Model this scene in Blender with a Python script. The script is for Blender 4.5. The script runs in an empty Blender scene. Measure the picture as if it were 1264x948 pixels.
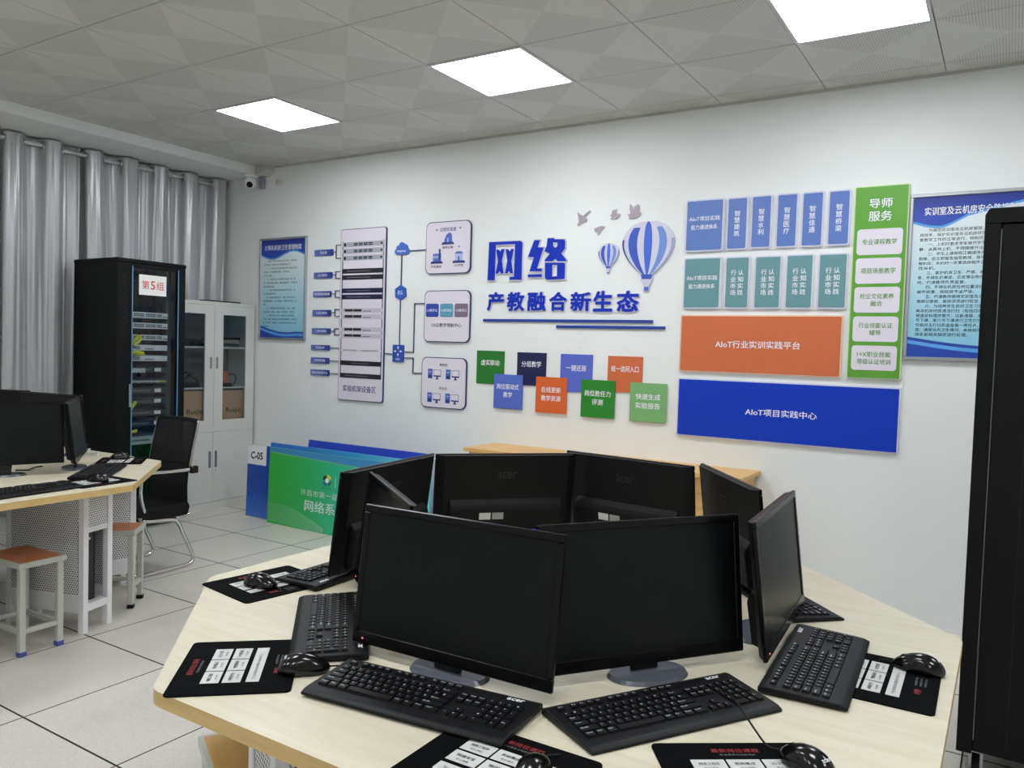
import bpy, bmesh, math, random
from mathutils import Matrix, Vector
PI = math.pi
R = math.radians
rnd = random.Random(7)
SC = bpy.context.scene
C = SC.collection

# ------------------------------------------------------------------ camera, light settings
FPX, YAW, PITCH, ROLL, CAM_H = 982.37, -.559825, -.0429073, .0308044, 1.4379
CEIL = CAM_H + 1.5287
WY = 4.81                     # plane of the long display wall


def make_camera():
    cy, sy, cp, sp = math.cos(YAW), math.sin(YAW), math.cos(PITCH), math.sin(PITCH)
    fwd = Vector((sy * cp, cy * cp, sp))
    right = Vector((cy, -sy, 0))
    up = right.cross(fwd)
    c, s = math.cos(ROLL), math.sin(ROLL)
    r2 = c * right + s * up
    u2 = -s * right + c * up
    cam = bpy.data.cameras.new('camera')
    o = bpy.data.objects.new('camera', cam)
    C.objects.link(o)
    m = Matrix((r2, u2, -fwd)).transposed().to_4x4()
    m.translation = Vector((0, 0, CAM_H))
    o.matrix_world = m
    cam.sensor_width = 36
    cam.lens = FPX / 1264 * 36
    cam.clip_start = .02
    SC.camera = o


make_camera()
SC.view_settings.view_transform = 'Standard'
SC.view_settings.look = 'None'
SC.view_settings.gamma = 1
SC.view_settings.use_curve_mapping = False
SC.view_settings.exposure = 0.0
LAMP = 19.5                   # strength of the ceiling light panels
LAMP_COL = (.955, .985, 1.035)
w = bpy.data.worlds.new('world')
SC.world = w
w.use_nodes = True
w.node_tree.nodes['Background'].inputs[0].default_value = (.8, .9, 1, 1)
w.node_tree.nodes['Background'].inputs[1].default_value = .15


# ------------------------------------------------------------------ materials
def S(r, g, b):
    f = lambda c: (c / 255 / 12.92) if c / 255 <= .04045 else ((c / 255 + .055) / 1.055) ** 2.4
    return (f(r), f(g), f(b))


class NT:
    def __init__(s, name):
        s.m = bpy.data.materials.new(name)
        s.m.use_nodes = True
        s.t = s.m.node_tree
        s.t.nodes.clear()
        s.out = s.t.nodes.new('ShaderNodeOutputMaterial')

    def n(s, typ, ins=None, **props):
        nd = s.t.nodes.new('ShaderNode' + typ)
        for k, v in props.items():
            setattr(nd, k, v)
        for k, v in (ins or {}).items():
            if isinstance(v, bpy.types.NodeSocket):
                s.t.links.new(v, nd.inputs[k])
            else:
                nd.inputs[k].default_value = v
        return nd

    def math(s, op, a, b=0.0, c=0.0):
        return s.n('Math', {0: a, 1: b, 2: c}, operation=op).outputs[0]

    def mix(s, fac, a, b):
        nd = s.n('Mix', {0: fac}, data_type='RGBA')
        for i, v in ((6, a), (7, b)):
            if isinstance(v, bpy.types.NodeSocket):
                s.t.links.new(v, nd.inputs[i])
            else:
                nd.inputs[i].default_value = (*v[:3], 1)
        return nd.outputs[2]

    def obj(s):
        return s.n('TexCoord').outputs['Object']

    def noise(s, scale, detail=3, vec=None, rough=.5):
        return s.n('TexNoise', {'Vector': vec or s.obj(), 'Scale': scale, 'Detail': detail, 'Roughness': rough}).outputs[0]

    def done(s, col, rough=.5, metal=0.0, bump=None, bstr=.1, **kw):
        ins = {'Base Color': col if isinstance(col, bpy.types.NodeSocket) else (*col, 1), 'Roughness': rough, 'Metallic': metal}
        ins.update(kw)
        if bump is not None:
            ins['Normal'] = s.n('Bump', {'Height': bump, 'Strength': bstr, 'Distance': .01}).outputs[0]
        p = s.n('BsdfPrincipled', ins)
        s.t.links.new(p.outputs[0], s.out.inputs[0])
        return s.m


_mats = {}


def M(name, col=None, rough=.5, metal=0.0, var=.06, scale=14, **kw):
    if name in _mats:
        return _mats[name]
    t = NT(name)
    nz = t.noise(scale)
    c = t.mix(t.math('MULTIPLY', nz, 1.0), tuple(x * (1 - var) for x in col), tuple(min(1, x * (1 + var)) for x in col))
    _mats[name] = t.done(c, rough, metal, **kw)
    return _mats[name]


def mat_wood(name, c1, c2, rough=.4, axis=0, scale=1.0):
    t = NT(name)
    v = t.n('Mapping', {'Vector': t.obj(), 'Scale': tuple((1.2 if i == axis else 14) * scale for i in range(3))}).outputs[0]
    a = t.noise(2.2, 5, v, .6)
    b = t.noise(9, 3, v)
    f = t.math('ADD', t.math('MULTIPLY', a, .75), t.math('MULTIPLY', b, .25))
    f = t.n('MapRange', {0: f, 1: .35, 2: .65, 3: 0, 4: 1}).outputs[0]
    _mats[name] = t.done(t.mix(f, c1, c2), rough, bump=f, bstr=.02)
    return _mats[name]


def mat_perf(name, col, ax, pitch=.0125, rad=.27, rough=.4, through=False):
    """painted sheet steel with staggered round holes, cut through or filled with painted dark shade"""
    t = NT(name)
    sep = t.n('SeparateXYZ', {0: t.obj()})
    u = t.math('DIVIDE', sep.outputs[ax[0]], pitch)
    v = t.math('DIVIDE', sep.outputs[ax[1]], pitch * .866 * 2)

    def dots(uo, vo):
        a = t.math('SUBTRACT', t.math('FRACT', t.math('ADD', u, uo)), .5)
        b = t.math('MULTIPLY', t.math('SUBTRACT', t.math('FRACT', t.math('ADD', v, vo)), .5), 1.732)
        d = t.math('SQRT', t.math('ADD', t.math('MULTIPLY', a, a), t.math('MULTIPLY', b, b)))
        return t.math('LESS_THAN', d, rad)
    f = t.math('MAXIMUM', dots(50, 50), dots(50.5, 50.5))
    p = t.n('BsdfPrincipled', {'Base Color': (*col, 1), 'Roughness': rough})
    tr = t.n('BsdfTransparent') if through else t.n('BsdfDiffuse', {0: (.008, .008, .009, 1)})  # closed holes get a dark colour painted for the unlit cavity behind
    mx = t.n('MixShader', {0: f, 1: p.outputs[0], 2: tr.outputs[0]})
    t.t.links.new(mx.outputs[0], t.out.inputs[0])
    _mats[name] = t.m
    return t.m


def mat_glass(name, tint, refl=.08, rough=.03):
    t = NT(name)
    tr = t.n('BsdfTransparent', {0: (*tint, 1)})
    gl = t.n('BsdfGlossy', {0: (1, 1, 1, 1), 'Roughness': rough})
    fr = t.n('Fresnel', {'IOR': 1.45})
    f = t.math('MULTIPLY', fr.outputs[0], refl)
    mx = t.n('MixShader', {0: f, 1: tr.outputs[0], 2: gl.outputs[0]})
    t.t.links.new(mx.outputs[0], t.out.inputs[0])
    _mats[name] = t.m
    return t.m


def mat_emit(name, col, st):
    t = NT(name)
    e = t.n('Emission', {0: (*col, 1), 1: st})
    t.t.links.new(e.outputs[0], t.out.inputs[0])
    _mats[name] = t.m
    return t.m


def mat_floor():
    t = NT('floor_tiles')
    sep = t.n('SeparateXYZ', {0: t.obj()})
    e = None
    ids = []
    for i, o in ((0, -1.88465), (1, 1.53244)):
        q = t.math('DIVIDE', t.math('SUBTRACT', sep.outputs[i], o), .6)
        ids.append(t.math('FLOOR', q))
        fr = t.math('FRACT', q)
        d = t.math('MINIMUM', fr, t.math('SUBTRACT', 1.0, fr))
        ln = t.math('LESS_THAN', d, 0.0068 if i == 1 else .0055)
        e = ln if e is None else t.math('MAXIMUM', e, ln)
    cid = t.n('CombineXYZ', {0: ids[0], 1: ids[1]})
    wn = t.n('TexWhiteNoise', {0: cid.outputs[0]}, noise_dimensions='2D').outputs[0]
    sp = t.noise(230, 2)
    spk = t.n('MapRange', {0: sp, 1: .56, 2: .70, 3: 0, 4: 1}).outputs[0]
    cl = t.noise(60, 3)
    base = t.mix(cl, S(196, 191, 180), S(216, 212, 203))
    base = t.mix(t.math('MULTIPLY', wn, .25), base, S(188, 184, 176))
    col = t.mix(t.math('MULTIPLY', spk, .55), base, S(120, 116, 108))
    st = t.n('MapRange', {0: t.noise(2.3, 4), 1: .52, 2: .75, 3: 0, 4: .22}).outputs[0]
    col = t.mix(st, col, S(150, 145, 135))
    col = t.mix(e, col, S(14, 14, 15))
    rg = t.math('ADD', t.math('MULTIPLY', e, .4), t.math('ADD', t.math('MULTIPLY', cl, .15), .3))
    return t.done(col, rg, bump=t.math('MULTIPLY', e, -1.0), bstr=.3)


def mat_ceiling():
    t = NT('ceiling_tiles')
    sep = t.n('SeparateXYZ', {0: t.obj()})
    f = []
    for i, o in ((0, -2.76721), (1, 2.2433)):
        f.append(t.math('SUBTRACT', t.math('FRACT', t.math('DIVIDE', t.math('SUBTRACT', sep.outputs[i], o), .6)), .5))
    perf = t.math('LESS_THAN', t.math('ABSOLUTE', f[0]), t.math('ABSOLUTE', f[1]))
    hu = t.math('SUBTRACT', t.math('FRACT', t.math('MULTIPLY', f[0], 48.0)), .5)
    hv = t.math('SUBTRACT', t.math('FRACT', t.math('MULTIPLY', f[1], 48.0)), .5)
    d = t.math('SQRT', t.math('ADD', t.math('MULTIPLY', hu, hu), t.math('MULTIPLY', hv, hv)))
    hole = t.math('MULTIPLY', t.math('LESS_THAN', d, .27), perf)
    c = t.mix(t.noise(3), S(202, 202, 198), S(210, 210, 206))
    c = t.mix(t.math('MULTIPLY', hole, .55), c, S(90, 90, 88))
    return t.done(c, .55)


def mat_wall():
    t = NT('wall_paint')
    c = t.mix(t.noise(1.5, 4), S(226, 230, 228), S(234, 236, 234))
    sm = t.n('MapRange', {0: t.noise(3.1, 5), 1: .66, 2: .8, 3: 0, 4: .18}).outputs[0]
    c = t.mix(sm, c, S(190, 195, 200))
    return t.done(c, .7, bump=t.noise(120, 2), bstr=.03)


def mat_gradient(name, stops, axis, lo, hi, rough=.35):
    """printed sheet whose ink colour changes along one axis"""
    t = NT(name)
    sep = t.n('SeparateXYZ', {0: t.obj()})
    f = t.n('MapRange', {0: sep.outputs[axis], 1: lo, 2: hi, 3: 0, 4: 1}).outputs[0]
    cr = t.n('ValToRGB', {0: f})
    el = cr.color_ramp.elements
    el[0].position, el[0].color = stops[0][0], (*stops[0][1], 1)
    el[1].position, el[1].color = stops[-1][0], (*stops[-1][1], 1)
    for p, c in stops[1:-1]:
        e = el.new(p)
        e.color = (*c, 1)
    _mats[name] = t.done(cr.outputs[0], rough)
    return _mats[name]


def mat_fabric():
    t = NT('curtain_satin')
    v = t.n('Mapping', {'Vector': t.obj(), 'Scale': (1, 3, .25)}).outputs[0]
    c = t.mix(t.noise(6, 4, v), S(172, 175, 178), S(196, 198, 200))
    wv = t.noise(700, 1)
    return t.done(c, .30, .35, bump=wv, bstr=.04, **{'Sheen Weight': .2, 'Sheen Roughness': .35, 'Specular IOR Level': .8})


LOWSPEC = {'Specular IOR Level': .22}
BLK = M('black_plastic', S(14, 15, 17), .45, **LOWSPEC)
BLK_G = M('gloss_black', S(9, 9, 10), .16)
BLK_M = M('matt_black', S(11, 12, 13), .55, **LOWSPEC)
KEY = M('key_plastic', S(15, 16, 18), .4, **LOWSPEC)
SCREEN = M('screen_glass', S(7, 10, 12), .32, var=.02, **LOWSPEC)
RACKB = M('black_powder_coat', S(6, 7, 8), .5, **LOWSPEC)
WHITE = M('white_print', S(235, 236, 238), .5, var=.01)
PAPER = M('paper', S(240, 240, 236), .7, var=.02)
LILAC = M('lilac_board', S(224, 218, 228), .35, var=.02)
RIM = M('acrylic_rim', S(214, 214, 230), .25, var=.02)
NAVYLINE = M('navy_line', S(38, 52, 100), .4)
DBLUE = M('royal_blue', S(20, 50, 176), .35, var=.03, **LOWSPEC)
RED = M('red_print', S(200, 40, 40), .5)
GREYP = M('grey_print', S(110, 112, 116), .5)
INK = M('black_print', S(28, 30, 36), .6)
INKB = M('blue_print', S(44, 58, 130), .6)
STEEL = M('brushed_steel', S(190, 192, 195), .3, 1.0)
CHROME = M('chrome', S(215, 216, 218), .12, 1.0, var=.02)
ALU = M('aluminium_frame', S(175, 178, 182), .35, .85)
WMETAL = M('white_metal', S(232, 232, 234), .35, var=.03)
GMETAL = M('grey_green_metal', S(186, 188, 178), .4, var=.03)
CAB = M('cabinet_grey', S(205, 206, 200), .4, var=.02)
CABIN = M('cabinet_inside', S(120, 122, 122), .5)
SILVER = M('switch_silver', S(178, 184, 192), .4, .3)
DARKG = M('dark_device', S(38, 42, 48), .4)
YELLOW = M('yellow_cable', S(222, 224, 40), .5)
CARD = M('cardboard', S(196, 154, 114), .8, var=.08)
PLAST_W = M('white_plastic', S(228, 229, 230), .35, var=.02)
BLUECAP = M('blue_rubber', S(66, 78, 150), .6)
GOLD = mat_wood('maple_laminate', S(202, 193, 168), S(212, 206, 184), .4, 0)
EDGE = mat_wood('maple_edge', S(196, 165, 104), S(212, 182, 122), .45, 0)
OAK = mat_wood('oak_desk', S(206, 160, 92), S(228, 186, 118), .4, 0)
ORANGE_W = mat_wood('orange_seat', S(190, 108, 58), S(206, 126, 74), .35, 0)
YEL_W = mat_wood('yellow_seat', S(196, 152, 78), S(212, 170, 96), .4, 0)
PERF_X = mat_perf('perforated_side', S(226, 226, 228), (1, 2))
PERF_Y = mat_perf('perforated_front', S(226, 226, 228), (0, 2))
GLASS = mat_glass('clear_glass', (.86, .9, .92), .5)
RGLASS = mat_glass('rack_glass', (.88, .91, .92), .5)
MESHF = mat_perf('chair_mesh', S(16, 16, 18), (0, 2), .004, .2, .7, True)
FABRIC = mat_fabric()
WALL = mat_wall()
PAD = M('mouse_mat', S(5, 6, 7), .9, **{'Specular IOR Level': .08})
BOX_TXT = M('box_print', S(36, 28, 24), .8)
BLUE_PLUG = M('blue_plug', S(40, 60, 190), .4)
LED = mat_emit('power_led', (1, .25, .2), 1.2)


# ------------------------------------------------------------------ mesh builder
class MB:
    def __init__(s):
        s.bm = bmesh.new()

    def merge(s, tb, mi=0, smooth=False, mx=None):
        if mx is not None:
            bmesh.ops.transform(tb, matrix=mx, verts=tb.verts)
        for f in tb.faces:
            f.material_index = mi
            f.smooth = smooth
        me = bpy.data.meshes.new('tmp')
        tb.to_mesh(me)
        tb.free()
        s.bm.from_mesh(me)
        bpy.data.meshes.remove(me)

    def mesh(s, me, mi=0, mx=None):
        tb = bmesh.new()
        tb.from_mesh(me)
        s.merge(tb, mi, False, mx)

    def box(s, x0, x1, y0, y1, z0, z1, mi=0, r=0.0, seg=2, mx=None):
        tb = bmesh.new()
        bmesh.ops.create_cube(tb, size=1)
        for v in tb.verts:
            v.co = Vector((x0 + (v.co.x + .5) * (x1 - x0), y0 + (v.co.y + .5) * (y1 - y0), z0 + (v.co.z + .5) * (z1 - z0)))
        if r > 0:
            bmesh.ops.bevel(tb, geom=tb.edges[:], offset=r, segments=seg, profile=.5, affect='EDGES')
        s.merge(tb, mi, False, mx)
        return s

    def prism(s, pts, a0, a1, axis='z', mi=0, r=0.0, mx=None, smooth=False):
        """outline extruded along an axis; pts are (x,y) for z, (x,z) for y, (y,z) for x"""
        tb = bmesh.new()
        f3 = {'z': lambda p, a: (p[0], p[1], a), 'y': lambda p, a: (p[0], a, p[1]), 'x': lambda p, a: (a, p[0], p[1])}[axis]
        lo = [tb.verts.new(f3(p, a0)) for p in pts]
        hi = [tb.verts.new(f3(p, a1)) for p in pts]
        n = len(pts)
        tb.faces.new(lo[::-1])
        tb.faces.new(hi)
        for i in range(n):
            tb.faces.new((lo[i], lo[(i + 1) % n], hi[(i + 1) % n], hi[i]))
        bmesh.ops.recalc_face_normals(tb, faces=tb.faces[:])
        if r > 0:
            bmesh.ops.bevel(tb, geom=tb.edges[:], offset=r, segments=2, profile=.5, affect='EDGES')
        s.merge(tb, mi, smooth, mx)
        return s

    def cyl(s, c, r, h, axis='z', mi=0, n=20, r2=None, mx=None):
        tb = bmesh.new()
        bmesh.ops.create_cone(tb, cap_ends=True, segments=n, radius1=r, radius2=r if r2 is None else r2, depth=h)
        rot = {'z': Matrix(), 'x': Matrix.Rotation(PI / 2, 4, 'Y'), 'y': Matrix.Rotation(-PI / 2, 4, 'X')}[axis]
        m = Matrix.Translation(c) @ rot
        bmesh.ops.transform(tb, matrix=m, verts=tb.verts)
        for f in tb.faces:
            f.smooth = len(f.verts) == 4
            f.material_index = mi
        if mx is not None:
            bmesh.ops.transform(tb, matrix=mx, verts=tb.verts)
        me = bpy.data.meshes.new('tmp')
        tb.to_mesh(me)
        tb.free()
        s.bm.from_mesh(me)
        bpy.data.meshes.remove(me)
        return s

    def sphere(s, c, rx, ry, rz, mi=0, n=20, m=12, cut=None, mx=None):
        tb = bmesh.new()
        bmesh.ops.create_uvsphere(tb, u_segments=n, v_segments=m, radius=1)
        for v in tb.verts:
            z = v.co.z
            if cut is not None and z < cut:
                z = cut
            v.co = Vector((c[0] + v.co.x * rx, c[1] + v.co.y * ry, c[2] + z * rz))
        s.merge(tb, mi, True, mx)
        return s

    def tube(s, pts, r, mi=0, n=8, flat=1.0, smooth_path=True):
        P = [Vector(p) for p in pts]
        if smooth_path and len(P) > 2:
            Q = []
            for i in range(len(P) - 1):
                p0, p1, p2, p3 = P[max(i - 1, 0)], P[i], P[i + 1], P[min(i + 2, len(P) - 1)]
                for k in range(5):
                    t = k / 5
                    Q.append(.5 * ((2 * p1) + (-p0 + p2) * t + (2 * p0 - 5 * p1 + 4 * p2 - p3) * t * t + (-p0 + 3 * p1 - 3 * p2 + p3) * t ** 3))
            P = Q + [P[-1]]
        tb = bmesh.new()
        rings = []
        nrm = None
        for i, p in enumerate(P):
            d = (P[min(i + 1, len(P) - 1)] - P[max(i - 1, 0)]).normalized()
            if nrm is None:
                nrm = d.orthogonal().normalized() if abs(d.z) > .9 else d.cross(Vector((0, 0, 1))).normalized()
            nrm = (nrm - d * nrm.dot(d)).normalized()
            b = d.cross(nrm)
            rings.append([tb.verts.new(p + nrm * (r * math.cos(2 * PI * k / n)) + b * (r * flat * math.sin(2 * PI * k / n))) for k in range(n)])
        for a, b in zip(rings, rings[1:]):
            for k in range(n):
                tb.faces.new((a[k], a[(k + 1) % n], b[(k + 1) % n], b[k]))
        tb.faces.new(rings[0][::-1])
        tb.faces.new(rings[-1])
        bmesh.ops.recalc_face_normals(tb, faces=tb.faces[:])
        s.merge(tb, mi, True)
        return s

    def torus(s, c, r, rr, axis='y', mi=0, n=18, m=8):
        tb = bmesh.new()
        g = []
        for i in range(n):
            a = 2 * PI * i / n
            row = []
            for k in range(m):
                b = 2 * PI * k / m
                q, h = r + rr * math.cos(b), rr * math.sin(b)
                x, z = q * math.cos(a), q * math.sin(a)
                v = {'y': (x, h, z), 'z': (x, z, h), 'x': (h, x, z)}[axis]
                row.append(tb.verts.new(Vector(v) + Vector(c)))
            g.append(row)
        for i in range(n):
            for k in range(m):
                tb.faces.new((g[i][k], g[(i + 1) % n][k], g[(i + 1) % n][(k + 1) % m], g[i][(k + 1) % m]))
        bmesh.ops.recalc_face_normals(tb, faces=tb.faces[:])
        s.merge(tb, mi, True)
        return s

    def text(s, body, wd, ht, mx, mi=0, bold=.012, ext=0.0, res=2, sp=1.0, line=1.0):
        me, bb = text_mesh(body, 0, ext, res, sp, line)
        x0, x1, y0, y1 = bb
        sx = wd / (x1 - x0) if wd else None
        sy = ht / (y1 - y0) if ht else None
        sx = sx or sy
        sy = sy or sx
        if bold:
            sx *= (x1 - x0) / (x1 - x0 + 2 * bold)
            sy *= (y1 - y0) / (y1 - y0 + 2 * bold)
        for k, (dx, dy) in enumerate(((0, 0), (1, 0), (-1, 0), (0, 1), (0, -1), (.7, .7), (-.7, .7), (.7, -.7), (-.7, -.7)) if bold > .02 else ((-1, 0), (1, 0), (0, .6), (0, -.6)) if bold else ((0, 0),)):
            sc = Matrix.Diagonal((sx, sy, 1, 1)) @ Matrix.Translation((bold * dx - (x0 + x1) / 2, bold * dy - (y0 + y1) / 2, k * .00004 * (1 if not ext else .5)))
            s.mesh(me, mi, mx @ sc)
        return s

    def build(s, name, mats, parent=None, loc=None, rz=0.0):
        me = bpy.data.meshes.new(name)
        s.bm.to_mesh(me)
        s.bm.free()
        for m in (mats if isinstance(mats, (list, tuple)) else [mats]):
            me.materials.append(m)
        o = bpy.data.objects.new(name, me)
        C.objects.link(o)
        if parent is not None:
            o.parent = parent
        if loc is not None:
            o.location = loc
        o.rotation_euler = (0, 0, rz)
        return o


_tc = {}


def text_mesh(body, bold, ext, res, sp, line=1.0):
    k = (body, bold, ext, res, sp, line)
    if k not in _tc:
        c = bpy.data.curves.new('t', 'FONT')
        c.body = body
        c.resolution_u = res
        c.offset = bold
        c.extrude = ext
        c.space_character = sp
        c.space_line = line
        c.align_x = 'CENTER' if line == 1.0 else 'LEFT'
        c.fill_mode = 'BOTH' if ext else 'FRONT'
        o = bpy.data.objects.new('t', c)
        C.objects.link(o)
        me = bpy.data.meshes.new_from_object(o)
        bpy.data.objects.remove(o)
        bpy.data.curves.remove(c)
        xs = [v.co.x for v in me.vertices]
        ys = [v.co.y for v in me.vertices]
        _tc[k] = (me, (min(xs), max(xs), min(ys), max(ys)))
    return _tc[k]


def poly_mesh(polys, ext, offset=0.0, bevel=0.0):
    """closed 2D outlines (holes by nesting) turned into an extruded mesh in the XY plane"""
    c = bpy.data.curves.new('p', 'CURVE')
    c.dimensions = '2D'
    c.fill_mode = 'BOTH'
    c.extrude = ext
    c.offset = offset
    c.bevel_depth = bevel
    c.bevel_resolution = 0
    for pl in polys:
        sp = c.splines.new('POLY')
        sp.points.add(len(pl) - 1)
        for q, p in zip(sp.points, pl):
            q.co = (p[0], p[1], 0, 1)
        sp.use_cyclic_u = True
    o = bpy.data.objects.new('p', c)
    C.objects.link(o)
    me = bpy.data.meshes.new_from_object(o)
    bpy.data.objects.remove(o)
    bpy.data.curves.remove(c)
    return me


def FRONT(x, y, z):      # text plane facing -Y
    return Matrix.Translation((x, y, z)) @ Matrix.Rotation(PI / 2, 4, 'X')


def BACK(x, y, z):       # text plane facing +Y
    return Matrix.Translation((x, y, z)) @ Matrix.Rotation(PI, 4, 'Z') @ Matrix.Rotation(PI / 2, 4, 'X')


def UP(x, y, z, rz=0.0):
    return Matrix.Translation((x, y, z)) @ Matrix.Rotation(rz, 4, 'Z')


def rrect(x0, x1, z0, z1, r, n=5):
    p = []
    for cx, cz, a0 in ((x1 - r, z1 - r, 0), (x0 + r, z1 - r, 90), (x0 + r, z0 + r, 180), (x1 - r, z0 + r, 270)):
        for k in range(n + 1):
            a = R(a0 + 90 * k / n)
            p.append((cx + r * math.cos(a), cz + r * math.sin(a)))
    return p


def tag(o, label, cat, group=None, kind='thing'):
    o['label'] = label
    o['category'] = cat
    o['kind'] = kind
    if group:
        o['group'] = group
    return o


def thing(name, label, cat, loc=(0, 0, 0), rz=0.0, group=None):
    o = bpy.data.objects.new(name, None)
    o.empty_display_size = .05
    C.objects.link(o)
    o.location = loc
    o.rotation_euler = (0, 0, rz)
    return tag(o, label, cat, group)


def clone(o, loc, rz, label=None, group=None):
    def cp(a, par):
        b = a.copy()
        C.objects.link(b)
        if par is not None:
            b.parent = par
        for ch in list(a.children):
            cp(ch, b)
        return b
    r = cp(o, None)
    r.location = loc
    r.rotation_euler = (0, 0, rz)
    if label:
        r['label'] = label
    if group:
        r['group'] = group
    return r


def struct(name, mb, m):
    o = mb.build(name, m)
    o['kind'] = 'structure'
    return o


# ------------------------------------------------------------------ the room
XL, XR, YB = -6.22, 3.2, -3.4
struct('floor', MB().box(XL, XR, YB, WY, -.1, 0), mat_floor())
struct('wall_back', MB().box(XL - .15, XR + .15, WY, WY + .15, -.1, CEIL + .1), WALL)
struct('wall_left', MB().box(XL - .15, XL, YB, WY, -.1, CEIL + .1), WALL)
struct('wall_right', MB().box(XR, XR + .15, YB, WY, -.1, CEIL + .1), WALL)
struct('wall_front', MB().box(XL - .15, XR + .15, YB - .15, YB, -.1, CEIL + .1), WALL)

LIGHTS = [(x, y) for y in (3.743, 1.343, -1.057) for x in (-4.267, -2.467, -.667, 1.133)] + [(-6.067 + .0, -9)]
LIGHTS = LIGHTS[:-1]


def build_ceiling():
    mb = MB()
    x0, y0, g, t = -2.76721 - .6 * 6, 2.2433 - .6 * 10, .0024, .6
    lit = {(round((x - .3 - x0) / t), round((y - .3 - y0) / t)) for x, y in LIGHTS}
    for i in range(17):
        for j in range(15):
            if (i, j) in lit:
                continue
            a, b = x0 + i * t, y0 + j * t
            xa, xb, ya, yb = max(a + g, XL), min(a + t - g, XR), max(b + g, YB), min(b + t - g, WY)
            if xb - xa > .01 and yb - ya > .01:
                mb.box(xa, xb, ya, yb, CEIL, CEIL + .012)
    mb.box(XL, XR, YB, WY, CEIL + .06, CEIL + .1, 1)
    o = mb.build('ceiling', [mat_ceiling(), M('ceiling_void', S(40, 40, 40), .8)])
    o['kind'] = 'structure'


build_ceiling()
# wall-ceiling edge trim along the display wall
struct('trim_1', MB().box(-5.5, XR, WY - .018, WY, CEIL - .012, CEIL), M('edge_trim', S(190, 191, 186), .5))
# lowered beam that hides the curtain track
struct('trim_2', MB().box(XL, -5.665, YB, WY, 2.892, CEIL), M('beam_paint', S(228, 231, 230), .6, var=.02))
# rounded end piece where the beam meets the display wall
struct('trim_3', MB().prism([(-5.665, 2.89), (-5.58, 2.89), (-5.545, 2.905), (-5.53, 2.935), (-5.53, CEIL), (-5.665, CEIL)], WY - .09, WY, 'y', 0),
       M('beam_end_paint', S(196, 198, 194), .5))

DIFF = mat_emit('light_diffuser', LAMP_COL, LAMP)
mb = MB()
hw = .297
for a in ((-hw, hw, -hw, -hw + .016), (-hw, hw, hw - .016, hw), (-hw, -hw + .016, -hw + .016, hw - .016), (hw - .016, hw, -hw + .016, hw - .016)):
    mb.box(*a, -.006, .012)
LL = {(-4.267, 3.743): 'square ceiling light panel nearest the grey curtains', (-2.467, 3.743): 'middle of the three lit square ceiling panels, over the wall lettering',
      (-.667, 3.743): 'square ceiling light panel above the tall green service board, cut by the photo top'}
lt0 = thing('ceiling_light', '', 'ceiling light', (0, 0, 0))
mb.build('light_frame', M('light_rim', S(205, 207, 207), .4), lt0)
MB().box(-hw + .016, hw - .016, -hw + .016, hw - .016, -.003, .010).build('diffuser', DIFF, lt0)
for k, (x, y) in enumerate(LIGHTS):
    o = lt0 if k == 0 else clone(lt0, (0, 0, 0), 0)
    o.location = (x, y, CEIL)
    o['label'] = LL.get((x, y), 'square lit ceiling panel outside the photo frame')
    o['group'] = 'square ceiling light panels'


# ------------------------------------------------------------------ boards on the display wall
def board(name, rect, label, cat, face_mat, rim=None, t=.014, r=.012, inset=.0, group=None):
    x0, z0, x1, z1 = rect
    cx, cz = (x0 + x1) / 2, (z0 + z1) / 2
    hx, hz = (x1 - x0) / 2, (z1 - z0) / 2
    root = thing(name, label, cat, (cx, WY - .001, cz), 0, group)
    if inset:
        MB().prism(rrect(-hx, hx, -hz, hz, r), -t, 0, 'y').build('backing', rim or RIM, root)
        MB().prism(rrect(-hx + inset, hx - inset, -hz + inset, hz - inset, max(.002, r - inset * .5)), -t - .0025, -t, 'y').build('face', face_mat, root)
        root['front'] = -t - .0025
    else:
        MB().prism(rrect(-hx, hx, -hz, hz, r), -t, 0, 'y').build('panel', face_mat, root)
        root['front'] = -t
    return root


def letter(root, items, mat, name='lettering', bold=.014):
    """items: (text, x, z, width, height) relative to the board centre"""
    mb = MB()
    yf = root['front'] - .0008
    for body, x, z, wd, ht in items:
        mb.text(body, wd, ht, FRONT(x, yf, z), 0, bold)
    return mb.build(name, mat, root)


LT = M('white_lettering', S(236, 236, 244), .4, var=.01)
# --- eight square tiles
SQ = [((-3.320, 1.185, -3.081, 1.426), S(36, 118, 40), [('虚实联动', .16)], 'square dark green wall tile overlapped by the first blue tile'),
      ((-2.972, 1.191, -2.736, 1.423), S(20, 26, 74), [('分组教学', .16)], 'square dark navy wall tile, upper row'),
      ((-3.158, 1.016, -2.917, 1.261), S(84, 108, 196), [('岗位驱动式', .185), ('教学', .075)], 'square blue wall tile with two text lines, lower row'),
      ((-2.807, 1.010, -2.562, 1.257), S(214, 98, 44), [('在线更新', .155), ('教学资源', .155)], 'square orange wall tile overlapping the navy tile, lower row'),
      ((-2.622, 1.164, -2.378, 1.421), S(88, 104, 198), [('一键还原', .155)], 'square violet-blue wall tile with one text line, upper row'),
      ((-2.452, 1.003, -2.204, 1.254), S(38, 132, 38), [('岗位胜任力', .19), ('评测', .08)], 'square bright green wall tile in the lower row, between two overlapped upper tiles'),
      ((-2.265, 1.182, -2.019, 1.418), S(206, 106, 62), [('统一访问入口', .195)], 'square orange-brown wall tile with one text line, upper row end'),
      ((-2.095, 1.002, -1.845, 1.251), S(120, 176, 112), [('快速生成', .17), ('实验报告', .17)], 'square pale green wall tile at the lower row end')]
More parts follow.
